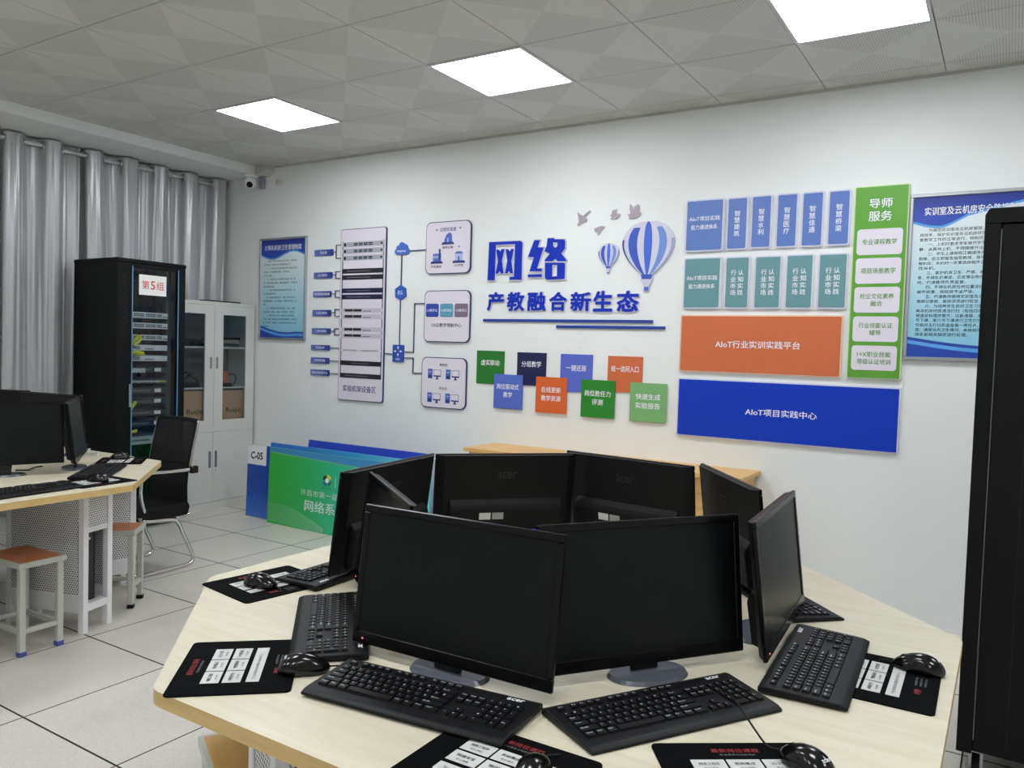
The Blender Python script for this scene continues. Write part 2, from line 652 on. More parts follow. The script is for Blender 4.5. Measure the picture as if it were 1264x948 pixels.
for k, (rc, col, tx, lab) in enumerate(SQ):
    up = k in (0, 1, 4, 6)
    hx, hz = (rc[2] - rc[0]) / 2, (rc[3] - rc[1]) / 2
    root = thing('slogan_tile', lab, 'wall sign', ((rc[0] + rc[2]) / 2, WY - .001 - (0 if up else .0085), (rc[1] + rc[3]) / 2), 0, 'square slogan tiles on the wall')
    MB().box(-hx, hx, -.008, 0, -hz, hz, 0, .001, 1).build('panel', M('tile_ink_%d' % k, col, .35, var=.03), root)
    root['front'] = -.008
    zc = .035 if up else .01
    if len(tx) == 1:
        letter(root, [(tx[0][0], 0, zc, tx[0][1], .042)], LT)
    else:
        letter(root, [(tx[0][0], 0, zc + .026, tx[0][1], .04), (tx[1][0], 0, zc - .032, tx[1][1], .04)], LT)

# --- AIoT boards
B1 = M('board_blue', S(92, 122, 190), .3, var=.03)
T1 = M('board_teal', S(100, 148, 152), .3, var=.03)
for rc, m, lab in (((-1.765, 2.079, -1.524, 2.399), B1, 'wide blue rounded board starting the upper row of wall boards'),
                   ((-1.765, 1.727, -1.527, 2.044), T1, 'wide teal rounded board starting the second row of wall boards')):
    o = board('wall_board', rc, lab, 'wall sign', m, inset=.009, group='rounded boards on the wall')
    o.name = 'project_board'
    z = 0.02 if m is B1 else .01
    letter(o, [('AIoT项目实践', 0, z + .022, .195, .03), ('能力递进体系', 0, z - .03, .165, .03)], LT)
for k, (rc, tx) in enumerate([((-1.506, 2.081, -1.378, 2.397), '智慧建筑'), ((-1.361, 2.084, -1.237, 2.398), '智慧水利'), ((-1.213, 2.082, -1.090, 2.397), '智慧医疗'),
                              ((-1.071, 2.081, -.948, 2.396), '智慧佳通'), ((-.927, 2.082, -.805, 2.395), '智慧桥梁')]):
    lab = ['narrow blue board next to the wide blue board', 'second narrow blue board of the upper row', 'third, middle one of the five narrow blue boards',
           'fourth narrow blue board of the upper row', 'last narrow blue board, beside the tall green board'][k]
    o = board('topic_board', rc, lab, 'wall sign', B1, inset=.009, group='narrow blue topic boards')
    letter(o, [(ch, 0, .06 - .04 * i, .034, .034) for i, ch in enumerate(tx)], LT)
for k, rc in enumerate([(-1.504, 1.727, -1.353, 2.042), (-1.326, 1.726, -1.168, 2.040), (-1.145, 1.725, -.988, 2.042), (-.965, 1.725, -.805, 2.041)]):
    lab = ['narrow teal board next to the wide teal board', 'second of the four narrow teal boards', 'third of the four narrow teal boards', 'last narrow teal board, beside the tall green board'][k]
    o = board('market_board', rc, lab, 'wall sign', T1, inset=.009, group='narrow teal market boards')
    letter(o, [(ch, -.022, .06 - .04 * i, .033, .033) for i, ch in enumerate('行业市场')] + [(ch, .022, .06 - .04 * i, .033, .033) for i, ch in enumerate('认知实践')], LT)
o = board('platform_board', (-1.771, 1.336, -.817, 1.689), 'large orange rectangular board on the wall', 'wall sign', M('board_orange', S(206, 108, 64), .35, var=.04),
          M('peach_rim', S(232, 196, 172), .3), inset=.008, r=.008)
letter(o, [('AIoT行业实训实践平台', 0, 0, .50, .046)], LT)
o = board('centre_board', (-1.773, .933, -.505, 1.296), 'largest royal blue rectangular board at the bottom of the wall display', 'wall sign', M('board_royal', S(20, 60, 186), .35, var=.04, **LOWSPEC), inset=.008, r=.008)
letter(o, [('AIoT项目实践中心', 0, -.003, .41, .043)], LT)
o = board('service_board', (-.787, 1.339, -.511, 2.401), 'tall green board with five white boxes on the wall', 'wall sign', M('board_green', S(92, 160, 50), .35, var=.04),
          M('lime_rim', S(206, 224, 176), .3), t=.018, inset=.006, r=.008)
cx, cz = -.649, 1.87
letter(o, [('导师', -.002, 2.304 - cz, .118, .052), ('服务', -.002, 2.234 - cz, .118, .056)], LT)
GT = M('green_lettering', S(70, 140, 30), .5)
for (z0, z1), tx in zip(((2.022, 2.164), (1.864, 2.004), (1.704, 1.845), (1.544, 1.683), (1.386, 1.522)),
                        (['专业课程教学'], ['项目场景教学'], ['校企文化素养', '融合'], ['行业技能认证', '辅导'], ['1+X职业技能', '等级认证培训'])):
    yf = o['front']
    b = MB().prism(rrect(-.115, .115, z0 - cz, z1 - cz, .018), yf - .002, yf, 'y').build('text_box', LILAC, o)
    mb = MB()
    zc = (z0 + z1) / 2 - cz
    if len(tx) == 1:
        mb.text(tx[0], .175, .032, FRONT(0, yf - .0026, zc), 0, .012)
    else:
        for i, q in enumerate(tx):
            mb.text(q, .03 * len(q) if len(q) < 6 else .172, .03, FRONT(0, yf - .0026, zc + .02 - .04 * i), 0, .012)
    mb.build('box_lettering', GT, b)

# --- raised acrylic lettering
WANG = [[(-3.236, 2.209), (-2.971, 2.206), (-2.955, 2.193), (-2.953, 1.933), (-3.053, 1.935), (-3.053, 1.955), (-3.017, 1.956), (-3.015, 2.185), (-3.178, 2.187), (-3.179, 1.934), (-3.242, 1.935)],
        [(-3.175, 2.152), (-3.152, 2.151), (-3.139, 2.138), (-3.128, 2.155), (-3.105, 2.154), (-3.123, 2.071), (-3.105, 1.982), (-3.127, 1.983), (-3.14, 1.999), (-3.153, 1.981), (-3.174, 1.982), (-3.156, 2.069)],
        [(-3.093, 2.152), (-3.072, 2.151), (-3.058, 2.134), (-3.048, 2.152), (-3.025, 2.151), (-3.043, 2.069), (-3.027, 1.98), (-3.048, 1.981), (-3.061, 1.997), (-3.073, 1.981), (-3.093, 1.982), (-3.076, 2.07)]]
LUO = [[(-2.858, 2.206), (-2.813, 2.204), (-2.842, 2.112), (-2.829, 2.154), (-2.782, 2.152), (-2.83, 2.009), (-2.791, 2.007), (-2.791, 1.988), (-2.889, 1.991), (-2.858, 2.087), (-2.906, 2.091)],
       [(-2.902, 1.968), (-2.79, 1.969), (-2.789, 1.949), (-2.901, 1.95)],
       [(-2.752, 2.214), (-2.703, 2.213), (-2.697, 2.204), (-2.623, 2.201), (-2.614, 2.186), (-2.613, 2.138), (-2.641, 2.106), (-2.602, 2.062), (-2.601, 2.051), (-2.665, 2.053), (-2.687, 2.07),
        (-2.709, 2.054), (-2.768, 2.056), (-2.768, 2.067), (-2.731, 2.106), (-2.773, 2.127), (-2.758, 2.161)],
       [(-2.708, 2.184), (-2.674, 2.182), (-2.673, 2.158), (-2.688, 2.144), (-2.707, 2.159)],
       [(-2.767, 2.047), (-2.617, 2.042), (-2.609, 2.032), (-2.609, 1.931), (-2.745, 1.928), (-2.763, 1.94)],
       [(-2.708, 2.03), (-2.67, 2.028), (-2.669, 1.95), (-2.707, 1.951)]]
LBASE = M('letter_base', S(206, 206, 222), .3, var=.02)


def raised(name, polys, label, cat, face_mat, off=.006, t=.012, group=None, foff=0.0):
    xs = [p[0] for q in polys for p in q]
    zs = [p[1] for q in polys for p in q]
    cx, cz = (min(xs) + max(xs)) / 2, (min(zs) + max(zs)) / 2
    loc = [[(a - cx, b - cz) for a, b in q] for q in polys]
    root = thing(name, label, cat, (cx, WY - .001, cz), 0, group)
    mb = MB()
    pm = poly_mesh(loc, t / 2)
    for k in range(8):
        mb.mesh(pm, 0, FRONT(off * math.cos(k * PI / 4), -t / 2 + .00002 * k, off * math.sin(k * PI / 4)))
    mb.build('base', LBASE, root)
    mb = MB()
    mb.mesh(poly_mesh(loc, .001, foff), 0, FRONT(0, -t - .001, 0))
    mb.build('face', face_mat, root)
    return root


raised('raised_character', WANG, 'biggest raised blue character, first of the upper line', 'wall lettering', DBLUE, group='raised blue characters')
raised('raised_character', LUO, 'big raised blue character, second of the upper line', 'wall lettering', DBLUE, group='raised blue characters')
NTH = ['first', 'second', 'third', 'fourth, middle', 'fifth', 'sixth', 'last']
for k, (ch, x0, x1, z0, z1) in enumerate((('产', -3.245, -3.092, 1.71, 1.853), ('教', -3.075, -2.922, 1.709, 1.852), ('融', -2.905, -2.748, 1.709, 1.85), ('合', -2.73, -2.583, 1.709, 1.848),
                                          ('新', -2.564, -2.40, 1.708, 1.846), ('生', -2.392, -2.242, 1.705, 1.851), ('态', -2.22, -2.057, 1.704, 1.849))):
    root = thing('raised_character', '%s small raised blue character of the lower line' % NTH[k], 'wall lettering', ((x0 + x1) / 2, WY - .001, (z0 + z1) / 2), 0, 'raised blue characters')
    MB().text(ch, (x1 - x0), (z1 - z0), FRONT(0, -.005, 0), 0, .062, .005).build('base', LBASE, root)
    MB().text(ch, (x1 - x0) - .008, (z1 - z0) - .008, FRONT(0, -.0112, 0), 0, .036, .0005).build('face', DBLUE, root)
for (x0, x1, z), lab in (((-3.274, -1.96, 1.6465), 'long thin blue bar under the raised characters'), ((-2.665, -1.876, 1.6065), 'shorter thin blue bar, lower of the two')):
    o = MB().box(x0, x1, -.012, 0, z - .0095, z + .0095, 0, .0015, 1).build('underline_bar', M('bar_blue', S(34, 60, 150), .3), None, (0, WY - .001, 0))
    tag(o, lab, 'wall lettering', 'blue underline bars')

BIRDS = [[(-2.53, 2.376), (-2.512, 2.364), (-2.495, 2.352), (-2.483, 2.351), (-2.467, 2.366), (-2.437, 2.383), (-2.433, 2.376), (-2.458, 2.358), (-2.474, 2.343), (-2.459, 2.327), (-2.462, 2.314),
          (-2.489, 2.307), (-2.506, 2.299), (-2.522, 2.287), (-2.528, 2.296), (-2.515, 2.312), (-2.52, 2.342)],
         [(-2.401, 2.259), (-2.372, 2.269), (-2.348, 2.275), (-2.329, 2.269), (-2.334, 2.26), (-2.351, 2.244), (-2.36, 2.23), (-2.369, 2.218), (-2.373, 2.231), (-2.38, 2.246), (-2.393, 2.241)],
         [(-2.286, 2.342), (-2.274, 2.345), (-2.273, 2.363), (-2.264, 2.377), (-2.258, 2.366), (-2.245, 2.379), (-2.247, 2.358), (-2.238, 2.344), (-2.223, 2.349), (-2.217, 2.341), (-2.226, 2.328),
          (-2.245, 2.316), (-2.281, 2.318), (-2.27, 2.327)],
         [(-2.162, 2.338), (-2.14, 2.342), (-2.149, 2.373), (-2.147, 2.405), (-2.133, 2.39), (-2.118, 2.364), (-2.115, 2.388), (-2.09, 2.399), (-2.084, 2.383), (-2.085, 2.354), (-2.072, 2.341),
          (-2.076, 2.329), (-2.1, 2.316), (-2.131, 2.313), (-2.153, 2.315), (-2.147, 2.326)]]
for q, lab in zip(BIRDS, ('flying grey cut-out bird, highest wing to the right, first on the wall', 'lowest small grey cut-out bird, diving', 'small grey cut-out bird with raised wings, between two others',
                          'grey cut-out bird with upright wings above the big balloon')):
    raised('bird_cutout', [q], lab, 'wall decoration', M('bird_grey', S(166, 152, 162), .4), .0022, .009, 'grey bird cut-outs')


def balloon(name, cx, z0, z1, hw, label, cols):
    H = z1 - z0
    zt, zc = z1, z1 - H * .755          # crown and collar

    def half(z):
        t = (zt - z) / (zt - zc)
        if t < .4:
            return hw * math.sqrt(max(0, 1 - ((.4 - t) / .42) ** 2))
        return hw * (.2 + .8 * (math.cos((t - .4) / .6 * PI / 2) ** .85 if t < 1 else 0))
    root = thing(name, label, 'wall decoration', (cx, WY - .001, (z0 + z1) / 2), 0, 'hot air balloon cut-outs')
    zm = (z0 + z1) / 2
    N = 18
    zs = [zt - (zt - zc) * i / N for i in range(N + 1)]
    k = hw / .178
    tail = [(.03 * k, zc), (.042 * k, zc - .03 * k), (.018 * k, zc - .075 * k), (.018 * k, z0), ]
    out = [(half(z), z - zm) for z in zs] + [(a, b - zm) for a, b in tail]
    out = [(a, b) for a, b in out] + [(-a, b) for a, b in reversed(out)]
    MB().prism(out, -.010, 0, 'y').build('base', LBASE, root)
    for (ka, kb, zt_off), col in zip(((-1, -.93, .30), (-.76, -.42, .06), (-.15, .16, .0), (.44, .72, .06), (.90, .985, .32)), cols):
        tops = [z for z in zs if (zt - z) / (zt - zc) >= zt_off]
        P = [(half(z) * ka, z - zm) for z in tops] + [(half(z) * kb, z - zm) for z in reversed(tops)]
        if len(P) > 4:
            if zt_off == 0:
                P[0] = (ka * .02, P[0][1])
                P[-1] = (kb * .02, P[-1][1])
            MB().prism(P, -.012, -.010, 'y').build('stripe', col, root)
    MB().prism([(-.04 * k, zc - zm), (.04 * k, zc - zm), (.03 * k, zc - .03 * k - zm), (-.03 * k, zc - .03 * k - zm)], -.012, -.010, 'y').build('collar', cols[1], root)
    MB().box(-.014 * k, .014 * k, -.013, -.010, z0 + .006 * k - zm, z0 + .03 * k - zm).build('basket', cols[2], root)


balloon('balloon_cutout', -2.013, 1.838, 2.287, .178, 'big striped blue and white hot air balloon cut-out on the wall',
        [M('bl_a', S(52, 66, 140), .3), M('bl_b', S(54, 86, 186), .3), M('bl_c', S(66, 104, 208), .3), M('bl_d', S(110, 144, 214), .3), M('bl_e', S(150, 156, 198), .3)])
balloon('balloon_cutout', -2.287, 1.957, 2.159, .074, 'small striped balloon cut-out beside the big one', [_mats['bl_a'], _mats['bl_b'], _mats['bl_c'], _mats['bl_d'], _mats['bl_e']])

# --- network diagram
for k, ((x0, z0, x1, z1), tx) in enumerate(zip([(-5.005, 2.173, -4.794, 2.223), (-5.008, 1.985, -4.798, 2.035), (-5.011, 1.83, -4.805, 1.878), (-5.015, 1.672, -4.804, 1.722),
                                                (-5.019, 1.522, -4.806, 1.569), (-5.025, 1.386, -4.81, 1.429), (-5.025, 1.275, -4.813, 1.324), (-5.025, 1.173, -4.81, 1.222)],
                                               ['路由器', '出口网关', '无线管理控制器', '三层交换机', '二层交换机', '无线AP', '无线控制器', '智能运维管理平台'])):
    nth = ['topmost', 'second', 'third', 'fourth', 'fifth', 'sixth', 'seventh', 'lowest'][k]
    root = thing('name_label', '%s small blue label in the column beside the rack diagram' % nth, 'wall sign', ((x0 + x1) / 2, WY - .001, (z0 + z1) / 2), 0, 'small blue device labels')
    h = (x1 - x0) / 2
    v = (z1 - z0) / 2
    MB().prism(rrect(-h, h, -v, v, .005), -.010, 0, 'y').build('panel', mat_gradient('label_blue_%d' % k, [(0, S(96, 118, 190)), (1, S(38, 60, 140))], 0, -h, h) if k == 0 else _mats['label_blue_0'], root)
    MB().text(tx, min(.18, .026 * len(tx)), .022, FRONT(0, -.0108, 0), 0, .01).build('lettering', LT, root)


def lines(name, segs, label, wd=.0075):
    mb = MB()
    for (xa, za), (xb, zb) in segs:
        mb.box(min(xa, xb) - wd / 2, max(xa, xb) + wd / 2, -.008, 0, min(za, zb) - wd / 2, max(za, zb) + wd / 2)
    tag(mb.build(name, M('line_slate', S(76, 84, 112), .4), None, (0, WY - .001, 0)), label, 'wall sign', 'grey connector lines')


for k, (z, za, zb, xl) in enumerate(((2.199, 2.254, 2.146, -4.788), (2.012, 2.037, 1.982, -4.79), (1.855, 1.88, 1.826, -4.797), (1.7, 1.727, 1.67, -4.798), (1.546, 1.567, 1.518, -4.80))):
    lines('connector_line', [((xl, z), (-4.76, z)), ((-4.76, za), (-4.76, zb)), ((-4.76, za), (-4.706, za)), ((-4.76, zb), (-4.706, zb))],
          'forked grey line joining the %s blue label to the rack diagram' % ['topmost', 'second', 'third', 'fourth', 'fifth'][k], .006)
for k, z in enumerate((1.408, 1.3, 1.195)):
    lines('connector_line', [((-4.804, z), (-4.708, z))], 'straight grey line joining the %s blue label to the rack diagram' % ['sixth', 'seventh', 'lowest'][k], .006)
lines('connector_line', [((-3.975, 2.178), (-3.818, 2.178))], 'grey line from the cloud sign to the upper lilac board')
lines('connector_line', [((-4.057, 2.145), (-4.06, 1.917))], 'grey vertical line between the cloud and hexagon signs', .004)
lines('connector_line', [((-4.06, 1.793), (-4.062, 1.45))], 'grey vertical line between the hexagon and the lower blue icon', .004)
lines('connector_line', [((-4.206, 1.377), (-4.122, 1.377))], 'short grey line from the rack diagram to the blue icon')
lines('connector_line', [((-4.004, 1.397), (-3.918, 1.397)), ((-3.918, 1.397), (-3.918, 1.77)), ((-3.918, 1.77), (-3.818, 1.77))], 'grey line stepping up to the middle lilac board')
lines('connector_line', [((-4.004, 1.35), (-3.919, 1.35)), ((-3.919, 1.35), (-3.919, 1.236)), ((-3.919, 1.236), (-3.828, 1.236))], 'grey line stepping down to the lowest lilac board')

root = thing('cloud_sign', 'small blue cloud shaped sign on the wall', 'wall sign', (-4.055, WY - .001, 2.195))
cl = []
for cxx, czz, rr, a0, a1 in ((.045, -.018, .028, -90, 60), (.032, .01, .026, -10, 90), (.0, .022, .03, 40, 150), (-.03, .002, .026, 80, 200), (-.045, -.02, .025, 140, 270)):
    for q in range(5):
        a = R(a0 + (a1 - a0) * q / 4)
        cl.append((cxx + rr * math.cos(a), czz + rr * math.sin(a)))
MB().prism(cl, -.012, 0, 'y').build('panel', M('cloud_blue', S(70, 108, 196), .35), root)
MB().text('Internet', .085, .02, FRONT(0, -.0128, -.016), 0, .01).build('lettering', LT, root)
root = thing('hexagon_sign', 'small blue hexagon sign on the wall', 'wall sign', (-4.059, WY - .001, 1.856))
MB().prism([(.0, .06), (.052, .034), (.058, -.03), (.0, -.06), (-.05, -.036), (-.055, .028)], -.012, 0, 'y').build('panel', M('hex_blue', S(50, 96, 186), .35), root)
MB().text('EG', .045, .03, FRONT(0, -.0128, 0), 0, .008).build('lettering', LT, root)
root = thing('switch_icon_sign', 'small upright blue sign with a white cross of arrows', 'wall sign', (-4.067, WY - .001, 1.383))
MB().prism(rrect(-.055, .055, -.067, .067, .01), -.012, 0, 'y').build('panel', M('icon_blue', S(40, 78, 170), .35), root)
mb = MB()
for dx, dz in ((1, 0), (-1, 0), (0, 1), (0, -1)):
    c0 = Vector((dx * .028, 0, .016 + dz * .028))
    mb.box(c0.x - .004 - abs(dx) * .008, c0.x + .004 + abs(dx) * .008, -.0132, -.012, c0.z - .004 - abs(dz) * .008, c0.z + .004 + abs(dz) * .008)
    px, pz = dz, dx
    mb.prism([(c0.x + dx * .006, c0.z + dz * .006), (c0.x - dx * .004 + px * .010, c0.z - dz * .004 + pz * .010), (c0.x - dx * .004 - px * .010, c0.z - dz * .004 - pz * .010)], -.0134, -.012, 'y')
mb.text('交换机', .05, .018, FRONT(0, -.0128, -.045), 0, .006)
mb.build('symbol', LT, root)

root = board('rack_diagram', (-4.699, .984, -4.212, 2.376), 'tall lilac board picturing a rack of network devices', 'wall sign', LILAC, NAVYLINE, r=.02, inset=.005)
X0, Z0 = (-4.699 - 4.212) / 2, (.984 + 2.376) / 2
yf = root['front']
rl, rr = -4.672 - X0, -4.235 - X0
for x in (rl, rr):
    MB().box(x - .005, x + .005, yf - .001, yf, 1.17 - Z0, 2.275 - Z0).build('pictured_rail', M('rail_print', S(96, 92, 120), .5), root)
for z, kind in ((2.25, 0), (2.196, 0), (2.14, 0), (2.035, 1), (1.984, 1), (1.877, 2), (1.826, 2), (1.716, 3), (1.667, 3), (1.562, 3), (1.512, 3), (1.394, 4), (1.29, 5), (1.188, 6)):
    z -= Z0
    cm = [SILVER, INK, M('navy_device', S(30, 32, 66), .4), M('grey_device', S(196, 190, 202), .4), LILAC, INK, DARKG][kind]
    mb = MB()
    h = .019 if kind != 4 else .004
    mb.box(rl - .004, rr + .004, yf - .0015, yf, z - h, z + h, 0)
    if kind == 0:
        mb.box(rl + .012, rl + .035, yf - .002, yf, z - .012, z + .012, 1)
        for q in range(4):
            for s_ in (-.006, .006):
                mb.box(rl + .12 + q * .053, rl + .162 + q * .053, yf - .002, yf, z + s_ - .004, z + s_ + .004, 1)
        mb.box(rr - .03, rr - .012, yf - .002, yf, z - .008, z + .008, 1)
    elif kind == 3:
        for q in range(2):
            mb.box(rl + .035 + q * .095, rl + .125 + q * .095, yf - .002, yf, z - .008, z + .012, 1)
        for q in range(4):
            mb.box(rl + .235 + q * .022, rl + .25 + q * .022, yf - .002, yf, z - .008, z - .001, 1)
    elif kind in (1, 2, 5, 6):
        mb.box(rl + .05 + .07 * (kind == 5), rr - .13, yf - .002, yf, z - .003, z + .002, 2)
    else:
        mb.box(rl + .02, rl + .18, yf - .002, yf, z - .004, z + .006, 3)
        mb.box(rl + .22, rr - .03, yf - .002, yf, z - .004, z + .006, 3)
    mb.build('pictured_device', [cm, INK, M('dev_grey', S(120, 120, 136), .5), M('dev_pale', S(178, 168, 182), .5)], root)
letter(root, [('实验机架设备区', -.005, 1.083 - Z0, .36, .054)], INKB)

ICO = [M('icon_mid', S(78, 104, 188), .5), M('icon_dark', S(34, 52, 120), .5), M('icon_pale', S(176, 186, 224), .5)]
root = board('remote_lab_board', (-3.814, 1.991, -3.398, 2.381), 'upper lilac rounded board with three little building icons', 'wall sign', LILAC, NAVYLINE, r=.045, inset=.006)
yf = root['front']
letter(root, [('远程实验室', .0, .135, .15, .03), ('•', -.105, .135, .014, .014), ('•', .11, .14, .014, .014)], INKB)
letter(root, [('教师公寓', .0, .0, .10, .02), ('学生宿舍', -.105, -.14, .10, .02), ('XX学校', .105, -.135, .085, .02)], INK, 'caption_lettering')
for x, z, k in ((.0, .022, 0), (-.10, -.118, 1), (.105, -.118, 2)):
    mb = MB()
    mb.prism([(x - .06, z), (x + .06, z), (x + .05, z + .018), (x - .05, z + .018)], yf - .001, yf, 'y', 1)
    if k == 0:
        mb.prism([(x - .035 + .0, z + .018), (x + .04, z + .018), (x + .035, z + .075), (x + .015, z + .09), (x - .012, z + .075), (x - .03, z + .045)], yf - .0012, yf, 'y', 0)
        mb.box(x - .005, x + .005, yf - .002, yf, z + .018, z + .05, 2)
    elif k == 1:
        mb.box(x - .035, x + .04, yf - .0012, yf, z + .018, z + .075, 0)
        mb.box(x + .018, x + .034, yf - .0015, yf, z + .03, z + .11, 1)
        for q in range(3):
            mb.box(x - .028 + .016 * q, x - .018 + .016 * q, yf - .002, yf, z + .04, z + .06, 2)
    else:
        mb.box(x - .035, x + .035, yf - .0012, yf, z + .018, z + .07, 2)
        mb.prism([(x - .042, z + .07), (x + .042, z + .07), (x + .02, z + .085), (x - .02, z + .085)], yf - .0015, yf, 'y', 0)
        mb.box(x - .007, x + .007, yf - .002, yf, z + .018, z + .048, 0)
        mb.cyl((x, yf - .0005, z + .12), .007, .001, 'y', 0, 10)
    mb.build('building_icon', ICO, root)
root = board('teaching_board', (-3.814, 1.479, -3.387, 1.867), 'middle lilac rounded board with blue, teal and mauve squares', 'wall sign', LILAC, NAVYLINE, r=.045, inset=.006)
yf = root['front']
for x, col, nm, tx in ((-.135, S(44, 72, 168), 'sq_a', 'CII教学云'), (.0, S(90, 158, 184), 'sq_b', 'CII实训云'), (.135, S(124, 108, 124), 'sq_c', 'CII教研云')):
    b = MB().prism(rrect(x - .06, x + .06, -.005, .095, .015), yf - .002, yf, 'y').build('square', M(nm, col, .4), root)
    MB().text(tx, .1, .022, FRONT(x, yf - .0026, .045), 0, .008).build('square_lettering', LT, b)
letter(root, [('CII云教学领航中心', -.0, -.066, .28, .03)], INK)
root = board('computer_board', (-3.824, .981, -3.405, 1.364), 'lowest lilac rounded board with four little computer icons', 'wall sign', LILAC, NAVYLINE, r=.045, inset=.006)
yf = root['front']
letter(root, [('教师机', .0, .135, .075, .022), ('学生机', .0, -.042, .075, .022)], INK)
for x, z in ((-.085, .065), (.085, .065), (-.085, -.115), (.085, -.115)):
    mb = MB()
    mb.box(x - .062, x - .018, yf - .001, yf, z - .035, z + .038, 0)
    mb.box(x - .055, x - .026, yf - .0016, yf, z - .03, z - .008, 1)
    mb.box(x - .052, x - .03, yf - .0016, yf, z + .012, z + .02, 2)
    mb.box(x - .008, x + .062, yf - .001, yf, z - .02, z + .033, 1)
    mb.box(x - .005, x + .059, yf - .0016, yf, z - .01, z + .03, 3)
    mb.box(x + .02, x + .034, yf - .001, yf, z - .036, z - .02, 1)
    mb.box(x + .012, x + .042, yf - .0012, yf, z - .04, z - .034, 1)
    mb.build('computer_icon', ICO + [LILAC], root)


# --- framed notices
def wave_pts(f0, x0, x1, n=24):
    return [(x0 + (x1 - x0) * i / n, f0(i / n)) for i in range(n + 1)]


def notice(name, rect, label, frame_w, title, ttl, linesz, top, bot, body):
    x0, z0, x1, z1 = rect
    cx, cz = (x0 + x1) / 2, (z0 + z1) / 2
    hx, hz = (x1 - x0) / 2, (z1 - z0) / 2
    root = thing(name, label, 'notice', (cx, WY - .001, cz))
    mb = MB()
    f = frame_w
    for a in ((-hx, hx, hz - f, hz), (-hx, hx, -hz, -hz + f), (-hx, -hx + f, -hz + f, hz - f), (hx - f, hx, -hz + f, hz - f)):
        mb.box(a[0], a[1], -.022, 0, a[2], a[3], 0, .003, 1)
    mb.build('frame', ALU, root)
    MB().box(-hx + f * .7, hx - f * .7, -.012, -.002, -hz + f * .7, hz - f * .7).build('sheet', mat_gradient(name + '_print', [(0, S(120, 190, 216)), (.45, S(176, 216, 228)), (.75, S(216, 230, 232)), (1, S(226, 234, 236))], 2, -hz, hz), root)
    ix0, ix1 = -hx + f, hx - f
    dk = mat_gradient(name + '_head', [(0, S(34, 70, 170)), (1, S(22, 32, 120))], 2, hz - .25 * hz, hz)
    H = lambda fn, dz=0: wave_pts(lambda u: fn(u) - cz + dz, ix0, ix1)
    MB().prism(H(top) + [(ix1, hz - f), (ix0, hz - f)], -.0128, -.012, 'y').build('head_band', dk, root)
    MB().prism(H(bot)[::-1] + [(ix0, -hz + f), (ix1, -hz + f)], -.0128, -.012, 'y').build('foot_band', dk, root)
    th = .018 * hz / .45
    wb = M('wave_blue', S(86, 160, 226), .4)
    MB().prism(H(top, -th * .2) + H(top, th * .5)[::-1], -.0134, -.012, 'y').build('wave_stripe', wb, root)
    MB().prism(H(bot, -th * 2.0) + H(bot, -th * .9)[::-1], -.0134, -.012, 'y').build('wave_stripe', wb, root)
    MB().text(title, ttl[2], ttl[3], FRONT(ttl[0] - cx, -.0140, ttl[1] - cz), 0, .014).build('title', LT, root)
    mb = MB()
    ztop, step, left, chw, chh = linesz
    for i, ln in enumerate(body):
        ind = len(ln) - len(ln.lstrip('　'))
        q = ln.strip('　')
        if not q:
            continue
        wd = chw * len(q)
        mb.text(q, wd, chh, FRONT(left - cx + ind * chw + wd / 2, -.0130, ztop - cz - i * step), 0, .0, res=1)
    mb.build('small_print', INK, root)
    return root


notice('rules_notice', (-.506, 1.45, .092, 2.337), 'aluminium framed blue notice partly hidden by the tall black cabinet', .018, '实训室及云机房安全防控制度',
       (-.207, 2.243, .455, .044), (2.143, .0252, -.452, .0205, .0185),
       lambda u: 2.186 - .03 * math.sin(min(1, u * 2.2) * PI) * (1 if u < .46 else 0) + (.065 * max(0, u - .25) ** 1.0 * 2.0 if u > .25 else 0) - (.0),
       lambda u: 1.575 - .045 * math.sin(min(1, u * 1.1) * PI * .6),
       ['　　为规范实训室及云机房管理，提高设备使用', '用效率，保护实训室及云机房环境，保证教学', '育教学工作的正常进行，特制定本制度。', '　　一、上机时要求学生穿齐学生装，保持安', '静，认真地上机，不得随便外出走动。',
        '　　二、学生上课按照正确顺序开关机，如有', '故障，应立即报告指导教师，等待处理，调', '整机位；关机时一定要选择程序正常安全', '性关机。', '　　三、爱护机房卫生，严禁、吸烟吐痰，随',
        '意，不得乱扔果皮、瓜皮等杂物及吃零食', '吃，代课教师负责监督。', '　　四、不得在机房任何位置涂抹乱画，若有', '破坏损害，按校规予以严惩。', '　　五、代课教师使用实训室及云机房应填写', '使用记录册，离前须须进行检查，关好门',
        '　　六、为培养学生良好卫生习惯，每班每周', '两次机房彻底清洁打扫（包括四周墙壁和', '键盘鼠标摆放整齐，垃圾清理，桌面）每', '节下课，第六节下课进行卫生打扫，班主', '任每月主打扫及监督第一责任人，值日检', '查，通报当天卫生情况，未按规定打扫的', '按系部相关规定进行处理。'])
